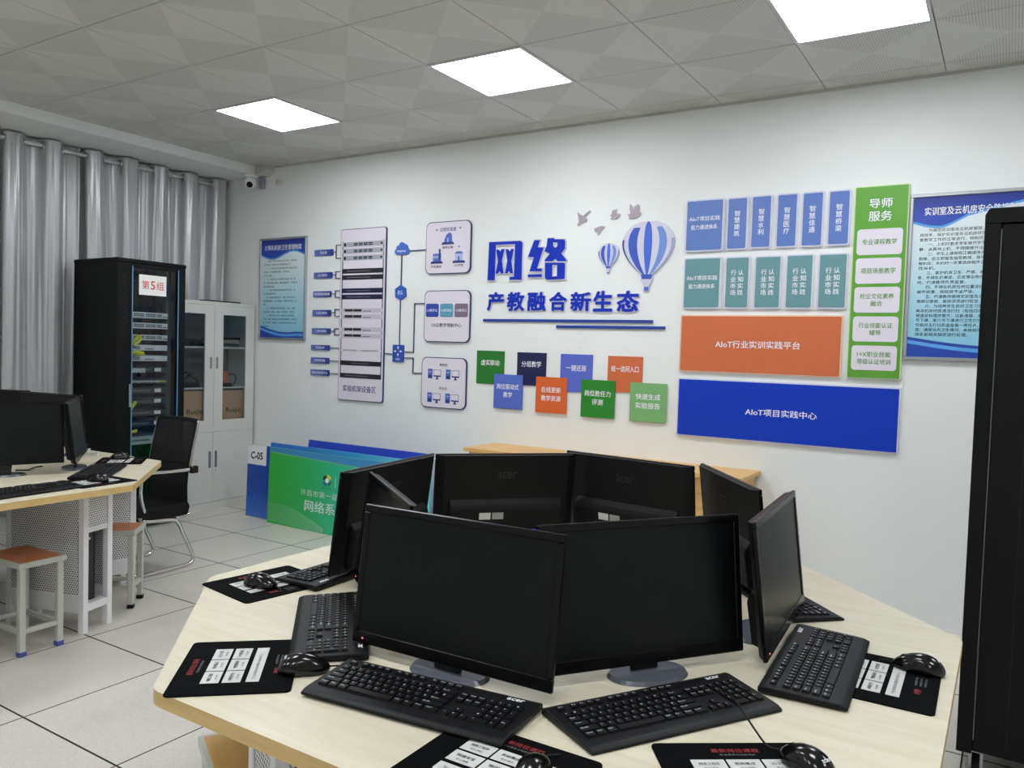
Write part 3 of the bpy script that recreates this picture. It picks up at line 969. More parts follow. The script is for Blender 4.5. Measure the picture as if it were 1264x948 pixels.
notice('hygiene_notice', (-5.675, 1.464, -5.094, 2.347), 'aluminium framed blue notice beside the grey steel cabinet', .018, '计算机机房卫生管理制度',
       (-5.385, 2.262, .46, .046), (2.147, .0316, -5.62, .0198, .0165),
       lambda u: 2.20 - .035 * math.sin(u * 2 * PI) - .012 * u, lambda u: 1.585 - .05 * math.sin(min(1, u * 1.25) * PI * .7) - .01 * u,
       ['　　为保持计算机机房良好卫生环境，确保教学', '正常开展，特制定以下管理规定如下：', '　　一、上课的老师和学生每次离开机房前卫生', '清扫人，不准随便吃零食，不得吐痰', '干净，整洁。', '　　二、每周卫生工作认真清扫机房一次，保', '持一天次机房大扫除，桌凳摆放整齐，不得乱扔',
        '每天清洁垃圾。', '　　三、地下不得有纸屑杂物并打扫卫生，保', '持机房整洁干净。', '　　四、机房内墙壁地面，桌面，椅子无灰尘', '机箱屏幕擦净，无污渍痕迹，保证干净无尘，桌', '凳。', '　　五、不准带任何食物等零食，饮料，方便',
        '面包食品，饮料，口香，人手随时，注意安。', '　　六、值日学生一天一次扫地，及时清理，', '打扫，无灰，保护公物卫生和桌椅物品，遵守制', '度。负责人，老师负，卫生检查有日记录，认真', '查验收。'])


# ------------------------------------------------------------------ octagonal computer tables
def oct_pts(ap, r0=0.0):
    rr = ap / math.cos(PI / 8)
    return [(rr * math.cos(R(22.5 + 45 * k)), rr * math.sin(R(22.5 + 45 * k))) for k in range(8)]


def round_corners(pts, r=.03, n=3):
    out = []
    L = len(pts)
    for i in range(L):
        p, a, b = Vector(pts[i]), Vector(pts[i - 1]), Vector(pts[(i + 1) % L])
        u, v = (a - p).normalized(), (b - p).normalized()
        for k in range(n + 1):
            t = k / n
            q0, q1 = p + u * r, p + v * r
            q = (1 - t) ** 2 * q0 + 2 * t * (1 - t) * p + t * t * q1
            out.append((q.x, q.y))
    return out


TAB_H = .75


def leg_frame_meshes():
    mb = MB()
    wx, ln = .095, .46
    for x in (-wx, wx - .032):
        for y in (0, ln - .032):
            mb.box(x, x + .032, y, y + .032, .0, TAB_H - .03, 0, .002, 1)
    for z0, z1 in ((.105, .14), (TAB_H - .065, TAB_H - .03)):
        mb.box(-wx + .032, wx - .032, .002, .03, z0, z1)
        mb.box(-wx + .032, wx - .032, ln - .03, ln - .002, z0, z1)
    mb.box(-wx + .004, wx - .004, .03, ln - .03, .125, .137)
    for x in (-wx + .002, wx - .014):
        mb.box(x, x + .012, .032, ln - .032, .10, .19)
        mb.box(x, x + .012, .032, ln - .032, TAB_H - .055, TAB_H - .03)
    mb.box(-wx + .034, wx - .034, .004, .010, .49, .515)
    return mb


def make_table(loc, rz, label, mods, ap=.94, stretch=0.0):
    root = thing('computer_table', label, 'table', (*loc, 0), rz, 'octagonal computer tables')
    P = round_corners([(x - (stretch if x < 0 else 0), y) for x, y in oct_pts(ap)], .022)
    top = MB().prism(P, TAB_H - .03, TAB_H, 'z').build('tabletop', [GOLD, EDGE], root)
    for p in top.data.polygons:
        if abs(p.normal.z) < .5:
            p.material_index = 1
    fr0 = None
    for k in range(8):
        if k not in mods:
            continue
        a, mod_r, ax = R(mods[k][0]), mods[k][1], R(mods[k][2])
        pos = (mod_r * math.cos(a) - (stretch if mod_r * math.cos(a) < -.2 else 0), mod_r * math.sin(a), 0)
        if fr0 is None:
            fr0 = leg_frame_meshes().build('leg_frame', WMETAL, root)
            kids = []
            for x in (-.0945, .0935):
                kids.append(MB().box(x, x + .001, .034, .426, .19, TAB_H - .055).build('side_panel', PERF_X, fr0))
            kids.append(MB().box(-.061, .061, .006, .007, .515, TAB_H - .065).build('front_panel', PERF_Y, fr0))
            f = fr0
        else:
            f = fr0.copy()
            C.objects.link(f)
            f.parent = root
            for q in kids:
                c = q.copy()
                C.objects.link(c)
                c.parent = f
        f.location = pos
        f.rotation_euler = (0, 0, ax + PI / 2)
    return root


T1C, T2C, T2R = Vector((-1.01, 1.875)), Vector((-4.405, 1.78)), R(2)
MODS1 = {k: (26.5 + 45 * k, .82, 20 + 45 * k) for k in range(8)}
MODS1[4] = (198, .82, 192)
MODS2 = {k: (32 + 45 * k, .78, 16 + 45 * k) for k in range(8)}
MODS2[1] = (80.5, .943, 73)
MODS2[7] = (-30, .80, -38)
make_table(T1C, 0, 'near octagonal maple computer table ringed by eight monitors', MODS1)
make_table(T2C, T2R, 'maple computer table in front of the curtains, cut by the left photo edge', MODS2, .955, .65)


# ------------------------------------------------------------------ monitors
MW, MH, MZ, MT = .505, .3075, .0225, .124


def make_monitor():
    root = thing('monitor', '', 'monitor')
    tilt = Matrix.Translation((0, 0, MZ)) @ Matrix.Rotation(-MT, 4, 'X')
    h = MW / 2
    mb = MB()
    for a in ((-h, h, MH - .017, MH), (-h, h, 0, .027), (-h, -h + .016, .027, MH - .017), (h - .016, h, .027, MH - .017)):
        mb.box(a[0], a[1], 0, .010, a[2], a[3], 0, .002, 1, tilt)
    mb.build('bezel', M('bezel_black', S(9, 9, 10), .22, **LOWSPEC), root)
    MB().box(-h + .0155, h - .0155, .0025, .010, .0265, MH - .0165, mx=tilt).build('screen', SCREEN, root)
    mb = MB()
    mb.prism([(-h + .002, .009), (h - .002, .009), (h - .012, .015), (h - .03, .024), (-h + .03, .024), (-h + .012, .015)], .004, MH - .003, 'z', 0, .0, tilt)
    mb.prism([(.022, .012), (.044, .022), (.047, .118), (.040, .135), (.022, .152)], -h + .052, h - .052, 'x', 0, .003, tilt)
    mb.build('back_cover', BLK_M, root)
    mb = MB()
    mb.text('acer', .07, .025, tilt @ BACK(0, .0246, .235), 0, .01)
    mb.build('back_logo', M('logo_grey', S(21, 22, 23), .3), root)
    for x, wd, m in ((.058, .040, M('label_white', S(196, 196, 192), .6)), (.012, .040, M('label_grey', S(150, 150, 146), .5))):
        MB().box(x, x + wd, .0462, .0474, .084, .108, mx=tilt).build('sticker', m, root)
    MB().box(-.11, -.07, .046, .062, .03, .046, 0, .003, 2, tilt).build('video_plug', BLUE_PLUG, root)
    mb = MB()
    mb.box(-.032, .032, .02, .036, .006, .052, 0, .004)
    mb.build('stem', BLK_G, root)
    mb = MB()
    tb = bmesh.new()
    bmesh.ops.create_cone(tb, cap_ends=True, segments=40, radius1=1, radius2=.93, depth=.008)
    for v in tb.verts:
        v.co = Vector((v.co.x * .094, .055 + v.co.y * .062, .0045 + v.co.z))
    mb.merge(tb, 0, False)
    mb.build('base', M('base_wall_sheen', S(84, 88, 96), .22), root)  # colour lightened to paint in the reflection of the white wall
    mb = MB()
    mb.cyl((-h + .03, -.0004, .012), .0022, .001, 'y', 0, 10, mx=tilt)
    mb.build('power_light', LED, root)
    return root


MON1 = [((-.9765, 1.324), 272.3, 'black monitor facing the viewer on the near table, left one of the front pair'),
        ((-.631, 1.591), 324, 'black monitor facing the viewer on the near table, right one of the front pair'),
        ((-.433, 2.002), 3.3, 'black monitor seen obliquely, screen turned to the right wall side of the near table'),
        ((-.681, 2.422), 36.7, 'monitor seen from behind at the far right of the near table, logo on its back'),
        ((-1.106, 2.580), 83.2, 'monitor seen from behind, right of the two backs with white stickers'),
        ((-1.503, 2.360), 137.7, 'monitor seen from behind, left of the two backs with white stickers'),
        ((-1.655, 1.880), 186.9, 'monitor seen from behind at the left side of the near table, beside the green board'),
        ((-1.366, 1.524), 232.8, 'monitor seen edge-on between the front left monitor and the left side monitor')]
MON0 = make_monitor()
for k, ((x, y), a, lab) in enumerate(MON1):
    o = MON0 if k == 0 else clone(MON0, (0, 0, 0), 0)
    o.location = (x, y, TAB_H + .0003)
    o.rotation_euler = (0, 0, R(a + 90))
    o['label'] = lab
    o['group'] = 'monitors on the computer tables'
    for ch in o.children:
        if ch.name.startswith('base'):
            ch.location.y = (-.034, -.056, .02, .065, 0, 0, .075, .035)[k]
        if ch.name.startswith('stem'):
            ch.location.y = (-.012, -.012, 0, .035, 0, 0, .045, .01)[k]
        if k == 6 and not ch.name.startswith('base'):
            ch.location.z = .003
MON2 = [((-4.090, 1.940), -23, 'monitor at the far table showing its dark front beside the photo edge'), ((-4.105, 2.327), 54.6, 'monitor at the far table turned towards the chair, seen obliquely'),
        ((-4.65, 2.49), 99, 'monitor at the far table seen from behind, nearest the black server rack'), ((-5.16, 2.395), 117, 'monitor at the far table seen from behind, nearest the curtains')]
for (x, y), a, lab in MON2:
    o = clone(MON0, (x, y, TAB_H + .0003), R(a + 90), lab, 'monitors on the computer tables')
    for ch in o.children:
        ch.location.z = 0 if ch.name.startswith('base') else .032     # these screens stand a little higher on their stems
        if ch.name.startswith('base'):
            ch.location.y = -.02
    MB().box(-.030, .030, .021, .035, .0086, .040, 0, .002, 1).build('stem_foot', BLK_G, o)


# ------------------------------------------------------------------ keyboards
def make_keyboard():
    root = thing('keyboard', '', 'keyboard')
    L, D = .448, .172
    hl, hd = L / 2, D / 2
    # wedge profile, wrist rest at the user side
    mb = MB()
    prof = [(-hd, .003), (-hd, .008), (-hd + .012, .0125), (-hd + .026, .0135), (hd - .012, .0178), (hd, .015), (hd, .003)]
    mb.prism(prof, -hl, hl, 'x', 0, .003)
    mb.build('case', BLK, root)
    for v in root.children[0].data.vertices:
        t = (v.co.y + hd) / D
        v.co.x *= .975 + .025 * math.sin(min(1, t * 1.15) * PI * .5)
    kb = MB()
    lg = kb
    P = .0182
    slope = (.0178 - .0135) / (D - .038)

    def key(x, row, wu, y=None, tx=None, hu=1):
        yc = y if y is not None else -.0425 + row * .0188
        w2, d2 = wu * P / 2 - .0011, hu * .0188 / 2 - .0012
        zb = .0135 + (yc + hd - .026) * slope
        tb = bmesh.new()
        b = [(-w2, -d2, zb - .002), (w2, -d2, zb - .002), (w2, d2, zb - .002), (-w2, d2, zb - .002)]
        t_ = [(-w2 + .002, -d2 + .0018, zb + .0044), (w2 - .002, -d2 + .0018, zb + .0044), (w2 - .002, d2 - .0008, zb + .0050), (-w2 + .002, d2 - .0008, zb + .0050)]
        vs = [tb.verts.new((x + p[0], yc + p[1], p[2])) for p in b + t_]
        tb.faces.new(vs[4:])
        for i in range(4):
            tb.faces.new((vs[i], vs[(i + 1) % 4], vs[4 + (i + 1) % 4], vs[4 + i]))
        kb.merge(tb, 0)
        if tx:
            lg.text(tx, min(.0034 * len(tx), .010 * wu), .0042, UP(x - w2 + .0045 + .0012 * len(tx), yc + .002, zb + .0053), 1, .02, res=1)
    rows = [
        [('Ctrl', 1.25), ('Win', 1.25), ('Alt', 1.25), ('', 5.75), ('Alt', 1.25), ('Fn', 1.25), ('Menu', 1.25), ('Ctrl', 1.75)],
        [('Shift', 2.25)] + [(c, 1) for c in 'ZXCVBNM<>?'] + [('Shift', 2.75)],
        [('Caps', 1.75)] + [(c, 1) for c in "ASDFGHJKL:'"] + [('Enter', 2.25)],
        [('Tab', 1.5)] + [(c, 1) for c in 'QWERTYUIOP[]'] + [('|', 1.5)],
        [('~', 1)] + [(c, 1) for c in '1234567890-+'] + [('Back', 2)]]
    x0 = -hl + .018
    for r, row in enumerate(rows):
        x = x0
        for tx, wu in row:
            key(x + wu * P / 2, r, wu, None, tx)
            x += wu * P
    yF = -.0425 + 5.4 * .0188
    x = x0
    for i, tx in enumerate(['Esc', None, 'F1', 'F2', 'F3', 'F4', None, 'F5', 'F6', 'F7', 'F8', None, 'F9', 'F10', 'F11', 'F12']):
        if tx:
            key(x + P / 2, 0, 1, yF, tx, .8)
            x += P
        else:
            x += P * .6
    xn = x0 + 15.3 * P
    for i in range(3):
        for r, tt in ((3, ['Del', 'End', 'PgD']), (4, ['Ins', 'Hom', 'PgU'])):
            key(xn + (i + .5) * P, r, 1, None, tt[i])
        key(xn + (i + .5) * P, 0, 1, None, '<v>'[i])
    key(xn + 1.5 * P, 1, 1, None, '^')
    xp = xn + 3.3 * P
    for r, row in enumerate(('0 .', '123', '456', '789', 'N/*')):
        if r == 0:
            key(xp + P, 0, 2, None, '0')
            key(xp + 2.5 * P, 0, 1, None, '.')
        else:
            for i, c in enumerate(row):
                key(xp + (i + .5) * P, r, 1, None, c)
    key(xp + 3.5 * P, 4, 1, None, '-')
    key(xp + 3.5 * P, 0, 1, -.0425 + 2.5 * .0188, '+', 2)
    key(xp + 3.5 * P, 0, 1, -.0425 + .5 * .0188, 'En', 2)
    kb.build('keys', [KEY, M('legend_white', S(205, 207, 210), .5)], root)
    zl = .0180
    MB().text('acer', .036, .0105, UP(hl - .05, hd - .018, zl - .0005), 0, .03).build('logo', M('logo_white', S(225, 226, 228), .4), root)
    mb = MB()
    for i in range(3):
        mb.box(xn + .012 + i * .014, xn + .016 + i * .014, hd - .0165, hd - .0125, zl - .0012, zl - .0004)
    mb.build('indicator_lights', M('lamp_clear', S(150, 160, 170), .3), root)
    return root


KEYB = [((-.937, 1.193), 6.9, 'black keyboard lying in front of the left front monitor'),
        ((-.532, 1.438), 58.5, 'black keyboard lying in front of the right front monitor'),
        ((-.334, 1.861), 92.8, 'black keyboard at the right table corner, between the oblique monitor and a mouse'),
        ((-1.372, 1.392), -46, 'black keyboard lying lengthwise beside the whole mouse mat at the left table corner'),
        ((-1.69, 1.785), -89, 'black keyboard at the left side monitor, mostly hidden behind it'),
        ((-0.552, 2.335), 133, 'black keyboard whose corner shows behind the right side monitor')]
KB0 = make_keyboard()
for k, ((x, y), a, lab) in enumerate(KEYB):
    o = KB0 if k == 0 else clone(KB0, (0, 0, 0), 0)
    o.location = (x, y, TAB_H - .0022 + (0, .0, .0034, .0034, .0034, 0)[k] + (.0034 if k == 0 else 0))
    o.rotation_euler = (0, 0, R(a))
    o['label'] = lab
    o['group'] = 'black keyboards'
clone(KB0, (-3.62, 1.80, TAB_H + .0012), R(90 + 4), 'black keyboard on the far table at the photo edge', 'black keyboards')
clone(KB0, (-3.885, 2.29, TAB_H + .0012), R(136), 'black keyboard on the far table, nearest the mesh chair', 'black keyboards')


# ------------------------------------------------------------------ mouse mats and mice
def make_pad():
    root = thing('mouse_mat', '', 'mouse mat')
    MB().prism(rrect(-.1425, .1425, -.12, .12, .012), 0, .0025, 'z').build('mat', PAD, root)
    mb = MB()
    z = .0028
    for j, yy in enumerate((.044, .002)):
        for i in range(3):
            x = -.088 + i * .062
            mb.box(x, x + .058, yy - .018, yy + .018, .0024, z)
    mb.box(-.088, .094, -.052, -.026, .0024, z)
    for j, yy in enumerate((.044, .002)):
        for i, tx in enumerate((('网络工程师', '系统集成', '云计算'), ('网络安全', '物联网', '大数据'))[j]):
            mb.text(tx, .036, .009, UP(-.088 + i * .062 + .029, yy + .004, z + .0003), 1, .01, res=1)
            mb.text('职业课程', .024, .005, UP(-.088 + i * .062 + .029, yy - .009, z + .0003), 1, .0, res=1)
    mb.text('专业技能认证课程 在线学习', .13, .007, UP(-.01, -.039, z + .0003), 1, 0, res=1)
    mb.build('white_cells', [M('cell_white', S(196, 197, 194), .7), INK], root)
    mb = MB()
    mb.text('最新岗位课程', .085, .013, UP(0, .092, z), 0, .014)
    mb.build('red_title', M('mat_red', S(140, 30, 32), .7), root)
    MB().text('网博', .026, .014, UP(-.035, -.082, z), 0, .02).build('red_logo', _mats['mat_red'], root)
    MB().text('职业教育与技能培训', .062, .006, UP(0, .078, z), 0, 0, res=1).build('grey_subtitle', GREYP, root)
    mb = MB()
    for i in range(3):
        mb.text('在线课程学习平台', .05, .005, UP(.025, -.076 - .009 * i, z), 0, 0, res=1)
    mb.build('grey_print', GREYP, root)
    return root


PADS = [((-.683, 1.072), 1, 'black mouse mat in front of the left front keyboard, cut by the photo bottom'), ((-.322, 1.292), 36, 'black mouse mat with a red title at the photo bottom'),
        ((-.216, 1.872), 91, 'black mouse mat at the right table corner, under the keyboard edge'), ((-1.355, 1.108), 132, 'whole black mouse mat lying at the left table corner'),
        ((-1.765, 1.543), 81, 'black mouse mat hanging over the left table edge with a mouse on it')]
PAD0 = make_pad()
for k, ((x, y), a, lab) in enumerate(PADS):
    o = PAD0 if k == 0 else clone(PAD0, (0, 0, 0), 0)
    o.location = (x, y, TAB_H + .0002)
    o.rotation_euler = (0, 0, R(a))
    o['label'] = lab
    o['group'] = 'black mouse mats'
clone(PAD0, (-3.66, 2.14, TAB_H + .0002), R(94), 'black mouse mat on the far table, under the nearer mouse', 'black mouse mats')
clone(PAD0, (-4.19, 2.60, TAB_H + .0002), R(139), 'small dark corner of a mouse mat on the far table, at its back edge', 'black mouse mats')


def mouse_body():
    mb = MB()
    tb = bmesh.new()
    bmesh.ops.create_uvsphere(tb, u_segments=28, v_segments=16, radius=1)
    for v in tb.verts:
        x, y, z = v.co
        zz = max(z, -.12)
        wx = .031 * (1 - .16 * max(0, 1 - abs(y - .0) * 2.2) * (1 if abs(z) < .6 else 0)) * (1 + .08 * y * -1)
        hump = .034 * (1 - .25 * max(0, y)) + .006 * max(0, -y) * (1 - max(0, -y))
        v.co = Vector((x * wx, y * .054 - .0, .005 + zz * hump))
    mb.merge(tb, 0, True)
    return mb


MICE = [((-.617, 1.083), 12, [(.006, .07), (.02, .085)], 'black mouse at the photo bottom on the mat of the left front keyboard'),
        ((-.258, 1.378), 62, [(-.01, .075, .006), (-.012, .105, .024), (-.005, .14, .040), (.02, .19, .040), (.03, .23, .036)], 'glossy black mouse at the photo bottom right of the red title'),
        ((-.143, 1.968), 90, [(.005, .07), (.0, .085)], 'glossy black mouse on the mat at the right table corner'),
        ((-1.222, 1.166), -45, [(-.005, .066), (-.012, .075)], 'black mouse between the whole mouse mat and the left front keyboard'),
        ((-1.755, 1.505), -80, [(.01, .075), (.03, .09)], 'black mouse on the mat that overhangs the left table edge'),
        ((-3.65, 2.145), 115, [(-.01, .07), (-.02, .085)], 'black mouse on the far table beside the keyboard at its corner'),
        ((-4.235, 2.615), 150, [(-.01, .07), (.01, .085)], 'black mouse at the far end of the chair-side keyboard on the far table')]
ms0 = None
for k, ((x, y), a, path, lab) in enumerate(MICE):
    root = thing('computer_mouse', lab, 'mouse', (x, y, TAB_H + .0031), R(a), 'black computer mice')
    if ms0 is None:
        ms0 = [mouse_body().build('shell', BLK_G, root)]
        ms0.append(MB().cyl((0, .03, .0215), .0085, .007, 'x', 0, 16).build('scroll_wheel', BLK_M, root))
        ms0.append(MB().text('acer', .02, .006, Matrix.Translation((0, -.038, .0315)) @ Matrix.Rotation(R(33), 4, 'X') @ Matrix.Rotation(0, 4, 'Z'), 0, .02).build('logo', _mats['logo_white'], root))
    else:
        for q in ms0:
            c = q.copy()
            C.objects.link(c)
            c.parent = root
    z0 = -.0005
    MB().tube([(0, .052, .008)] + [(q[0], q[1], q[2] if len(q) > 2 else (z0 + .0035 if i else .006)) for i, q in enumerate(path)], .0018).build('cable', BLK, root)


# ------------------------------------------------------------------ computer tower in the far table's open frame
a = R(32) + T2R
px, py = T2C.x + .78 * math.cos(a), T2C.y + .78 * math.sin(a)
root = thing('computer_tower', 'slim black computer standing inside the white perforated frame of the far table', 'computer', (px, py, .138), R(16) + T2R + PI / 2)
MB().box(-.055, .03, .05, .40, 0, .36, 0, .004).build('case', BLK, root)
MB().box(-.053, .028, .044, .05, .003, .357, 0, .003).build('front_panel', BLK_G, root)
MB().cyl((-.012, .043, .31), .007, .002, 'y', 0, 14).build('power_button', STEEL, root)

# loose cables behind the far table's monitors
for pts, m, lab in (([(-4.43, 2.60, .754), (-4.50, 2.645, .764), (-4.56, 2.62, .755), (-4.62, 2.665, .772), (-4.68, 2.66, .755)], PLAST_W, 'thin white cable curled on the far table behind the oblique monitor'),
                    ([(-4.23, 2.06, .7545), (-4.17, 2.09, .7575), (-4.21, 2.12, .7545), (-4.24, 2.16, .7575), (-4.27, 2.21, .7545)], BLK, 'thin black cable lying across the far table between two monitors')):
    tag(MB().tube(pts, .0035).build('loose_cable', m), lab, 'cable', 'loose cables on the far table')


# ------------------------------------------------------------------ stools
def make_stool(label, loc, rz, sx, sy, h, seat_mat, cap_mat):
    root = thing('stool', label, 'stool', (*loc, 0), rz, 'square metal framed stools')
    MB().box(-sx / 2 + .012, sx / 2 - .012, -sy / 2 + .012, sy / 2 - .012, h - .018, h, 0, .002, 1).build('seat', seat_mat, root)
    mb = MB()
    for a_ in ((-sx / 2, sx / 2, -sy / 2, -sy / 2 + .012), (-sx / 2, sx / 2, sy / 2 - .012, sy / 2), (-sx / 2, -sx / 2 + .012, -sy / 2 + .012, sy / 2 - .012), (sx / 2 - .012, sx / 2, -sy / 2 + .012, sy / 2 - .012)):
        mb.box(*a_, h - .026, h - .001)
    mb.build('seat_frame', GMETAL, root)
    w_ = .028
    for i, ix in enumerate((-1, 1)):
        for iy in (-1, 1):
            cx_, cy_ = ix * (sx / 2 - w_ / 2 - .008), iy * (sy / 2 - w_ / 2 - .008)
            lg = MB().box(cx_ - w_ / 2, cx_ + w_ / 2, cy_ - w_ / 2, cy_ + w_ / 2, .018, h - .026, 0, .003, 1).build('leg', GMETAL, root)
            MB().box(cx_ - w_ / 2 - .002, cx_ + w_ / 2 + .002, cy_ - w_ / 2 - .002, cy_ + w_ / 2 + .002, 0, .022, 0, .002, 1).build('foot_cap', cap_mat, lg)
    for iy in (-1, 1):
        cy_ = iy * (sy / 2 - w_ / 2 - .008)
        MB().box(-sx / 2 + .03, sx / 2 - .03, cy_ - .009, cy_ + .009, .10, .12).build('stretcher', GMETAL, root)
    for ix in (-1, 1):
        cx_ = ix * (sx / 2 - w_ / 2 - .008)
        MB().box(cx_ - .009, cx_ + .009, -sy / 2 + .03, sy / 2 - .03, .10, .12).build('stretcher', GMETAL, root)


make_stool('orange topped stool with blue feet in front of the far table', (-3.83, 1.90), R(3), .32, .215, .425, ORANGE_W, BLUECAP)
make_stool('orange topped stool behind the white perforated frame, near the chair', (-4.066, 2.468), R(42), .295, .215, .42, ORANGE_W, BLK_M)
make_stool('yellow topped stool tucked under the near table at the photo bottom', (-1.527, 1.299), R(-29), .30, .22, .43, YEL_W, BLK_M)


# ------------------------------------------------------------------ mesh office chair
def make_chair():
    root = thing('office_chair', 'black mesh office chair with chrome sled base behind the far table', 'chair', (-4.56, 2.95, 0), R(2))
    hw = .185
    mb = MB()
    prof = [(.262, .925), (.25, .86), (.222, .74), (.20, .62), (.19, .52), (.192, .42), (.185, .375)]
    for (y0, z0), (y1, z1) in zip(prof, prof[1:]):
        mb.prism([(y0, z0), (y0 + .006, z0), (y1 + .006, z1), (y1, z1)], -hw, hw, 'x')
    mb.build('backrest', MESHF, root)
    mb = MB()
    mb.tube([(-hw, y + .003, z) for y, z in prof], .010, 0, 8)
    mb.tube([(hw, y + .003, z) for y, z in prof], .010, 0, 8)
    mb.tube([(-hw, .266, .925), (0, .272, .93), (hw, .266, .925)], .013, 0, 8)
    mb.box(-hw, hw, .205, .215, .64, .66)
    mb.build('back_frame', BLK, root)
    for s_ in (-1, 1):
        MB().tube([(s_ * (hw + .014), y + .006, z) for y, z in prof[:4]], .007, 0, 8).build('back_trim', CHROME, root)
    mb = MB()
    mb.prism([(.19, .42), (.205, .39), (.19, .34), (.12, .335), (-.11, .36), (-.155, .37), (-.165, .395), (-.14, .42), (.0, .415), (.1, .41)], -.215, .215, 'x', 0, .008)
    mb.build('seat', BLK_M, root)
    mb = MB()
    mb.tube([(.205, .11, .332), (.205, .185, .335), (.205, .21, .345)], .008)
    mb.build('seat_trim', CHROME, root)
    for s_ in (-1, 1):
        x = .20 * s_
        mb = MB()
        mb.tube([(x, -.12, .345), (x, -.06, .335), (x, .08, .322), (x, .125, .30), (x, .16, .23), (x, .235, .075), (x, .235, .03), (x, .19, .013), (x, .05, .012), (x, -.10, .012), (x * .96, -.15, .012)], .0125, 0, 10)
        mb.build('leg', CHROME, root)
        mb = MB()
        mb.tube([(.232 * s_, .20, .625), (.232 * s_, .0, .63), (.232 * s_, -.10, .632), (.232 * s_, -.145, .60), (.228 * s_, -.15, .50), (.222 * s_, -.12, .40)], .011, 0, 8)
        mb.build('armrest', CHROME, root)
        MB().box(.232 * s_ - .02, .232 * s_ + .02, .19, .235, .60, .645, 0, .006).build('arm_joint', BLK_G, root)
    mb = MB()
    mb.tube([(-.192, -.15, .012), (0, -.162, .012), (.192, -.15, .012)], .0125, 0, 10)
    mb.build('floor_bar', CHROME, root)


make_chair()

# ------------------------------------------------------------------ left server rack (front turned to +X)
RKX, RKY0, RKY1, RKT = -5.50, 3.365, 3.925, 2.02
root = thing('server_rack', 'tall black server rack with a glass door and paper sign, before the curtains', 'server rack', (RKX, (RKY0 + RKY1) / 2, 0), R(90))
hw, dp = (RKY1 - RKY0) / 2, .56
mb = MB()
mb.box(-hw, -hw + .012, .03, dp, .03, RKT - .03)
mb.box(hw - .012, hw, .03, dp, .03, RKT - .03)
mb.box(-hw, hw, dp - .012, dp, .03, RKT - .03)
mb.box(-hw, hw, .03, dp, .03, .07)
mb.build('body', RACKB, root)
MB().box(-hw - .006, hw + .006, -.004, dp, RKT - .03, RKT, 0, .006).build('top_cover', RACKB, root)
for x in (-hw + .06, hw - .06):
    for y in (.08, dp - .06):
        MB().cyl((x, y, .015), .02, .03, 'z', 0, 14).build('levelling_foot', BLK_M, root)
# door frame with slanted slots
mb = MB()
fwl, fwr = .118, .062
mb.box(-hw, -hw + fwl, .0, .03, .05, RKT - .032)
mb.box(hw - fwr, hw, .0, .03, .05, RKT - .032)
mb.box(-hw + fwl, hw - fwr, .0, .03, RKT - .062, RKT - .032)
mb.box(-hw + fwl, hw - fwr, .0, .03, .05, .12)
dr = mb.build('door', RACKB, root)
for x0_, w_ in ((-hw + .035, .05), (hw - .05, .035)):
    mb = MB()
    for i in range(12):
        z = 1.40 + i * .044
        mb.prism([(x0_, z), (x0_ + .008, z - .004), (x0_ + w_ + .008, z + .034), (x0_ + w_, z + .038)], -.0012, 0, 'y')
    mb.build('vent_slots', M('slot_dark', S(5, 5, 6), .8), dr)
MB().box(-hw + fwl, hw - fwr, .012, .016, .12, RKT - .062).build('door_glass', RGLASS, dr)
for x in (-hw + fwl, hw - fwr):
    MB().box(x - .004, x + .004, -.003, .0, .12, RKT - .05).build('blue_edge_strip', M('edge_blue', S(84, 140, 178), .4), dr)
mb = MB()
mb.box(-hw + .092, -hw + .106, -.014, 0, .95, 1.10, 0, .004)
mb.box(-hw + .09, -hw + .108, -.02, 0, .93, .96, 0, .003)
mb.build('handle', STEEL, dr)
mb = MB()
for x in (-.229, .201):
    MB().box(x, x + .028, .10, .13, .07, RKT - .03).build('mounting_rail', M('rail_dark', S(58, 62, 66), .4), root)
sg = thing('paper_sign', 'white paper with red writing taped on the rack glass door', 'paper sign', (RKX + .0045 - .0, 3.655, 1.838), R(90))
sg.location.x = RKX - .0118
MB().box(-.112, .112, -.0010, 0, -.075, .075).build('sheet', PAPER, sg)
mb = MB()
for ch, x, w_ in (('第', -.06, .06), ('5', 0, .036), ('组', .06, .06)):
    mb.text(ch, w_, .064, FRONT(x, -.0016, 0), 0, .008)
mb.build('lettering', RED, sg)
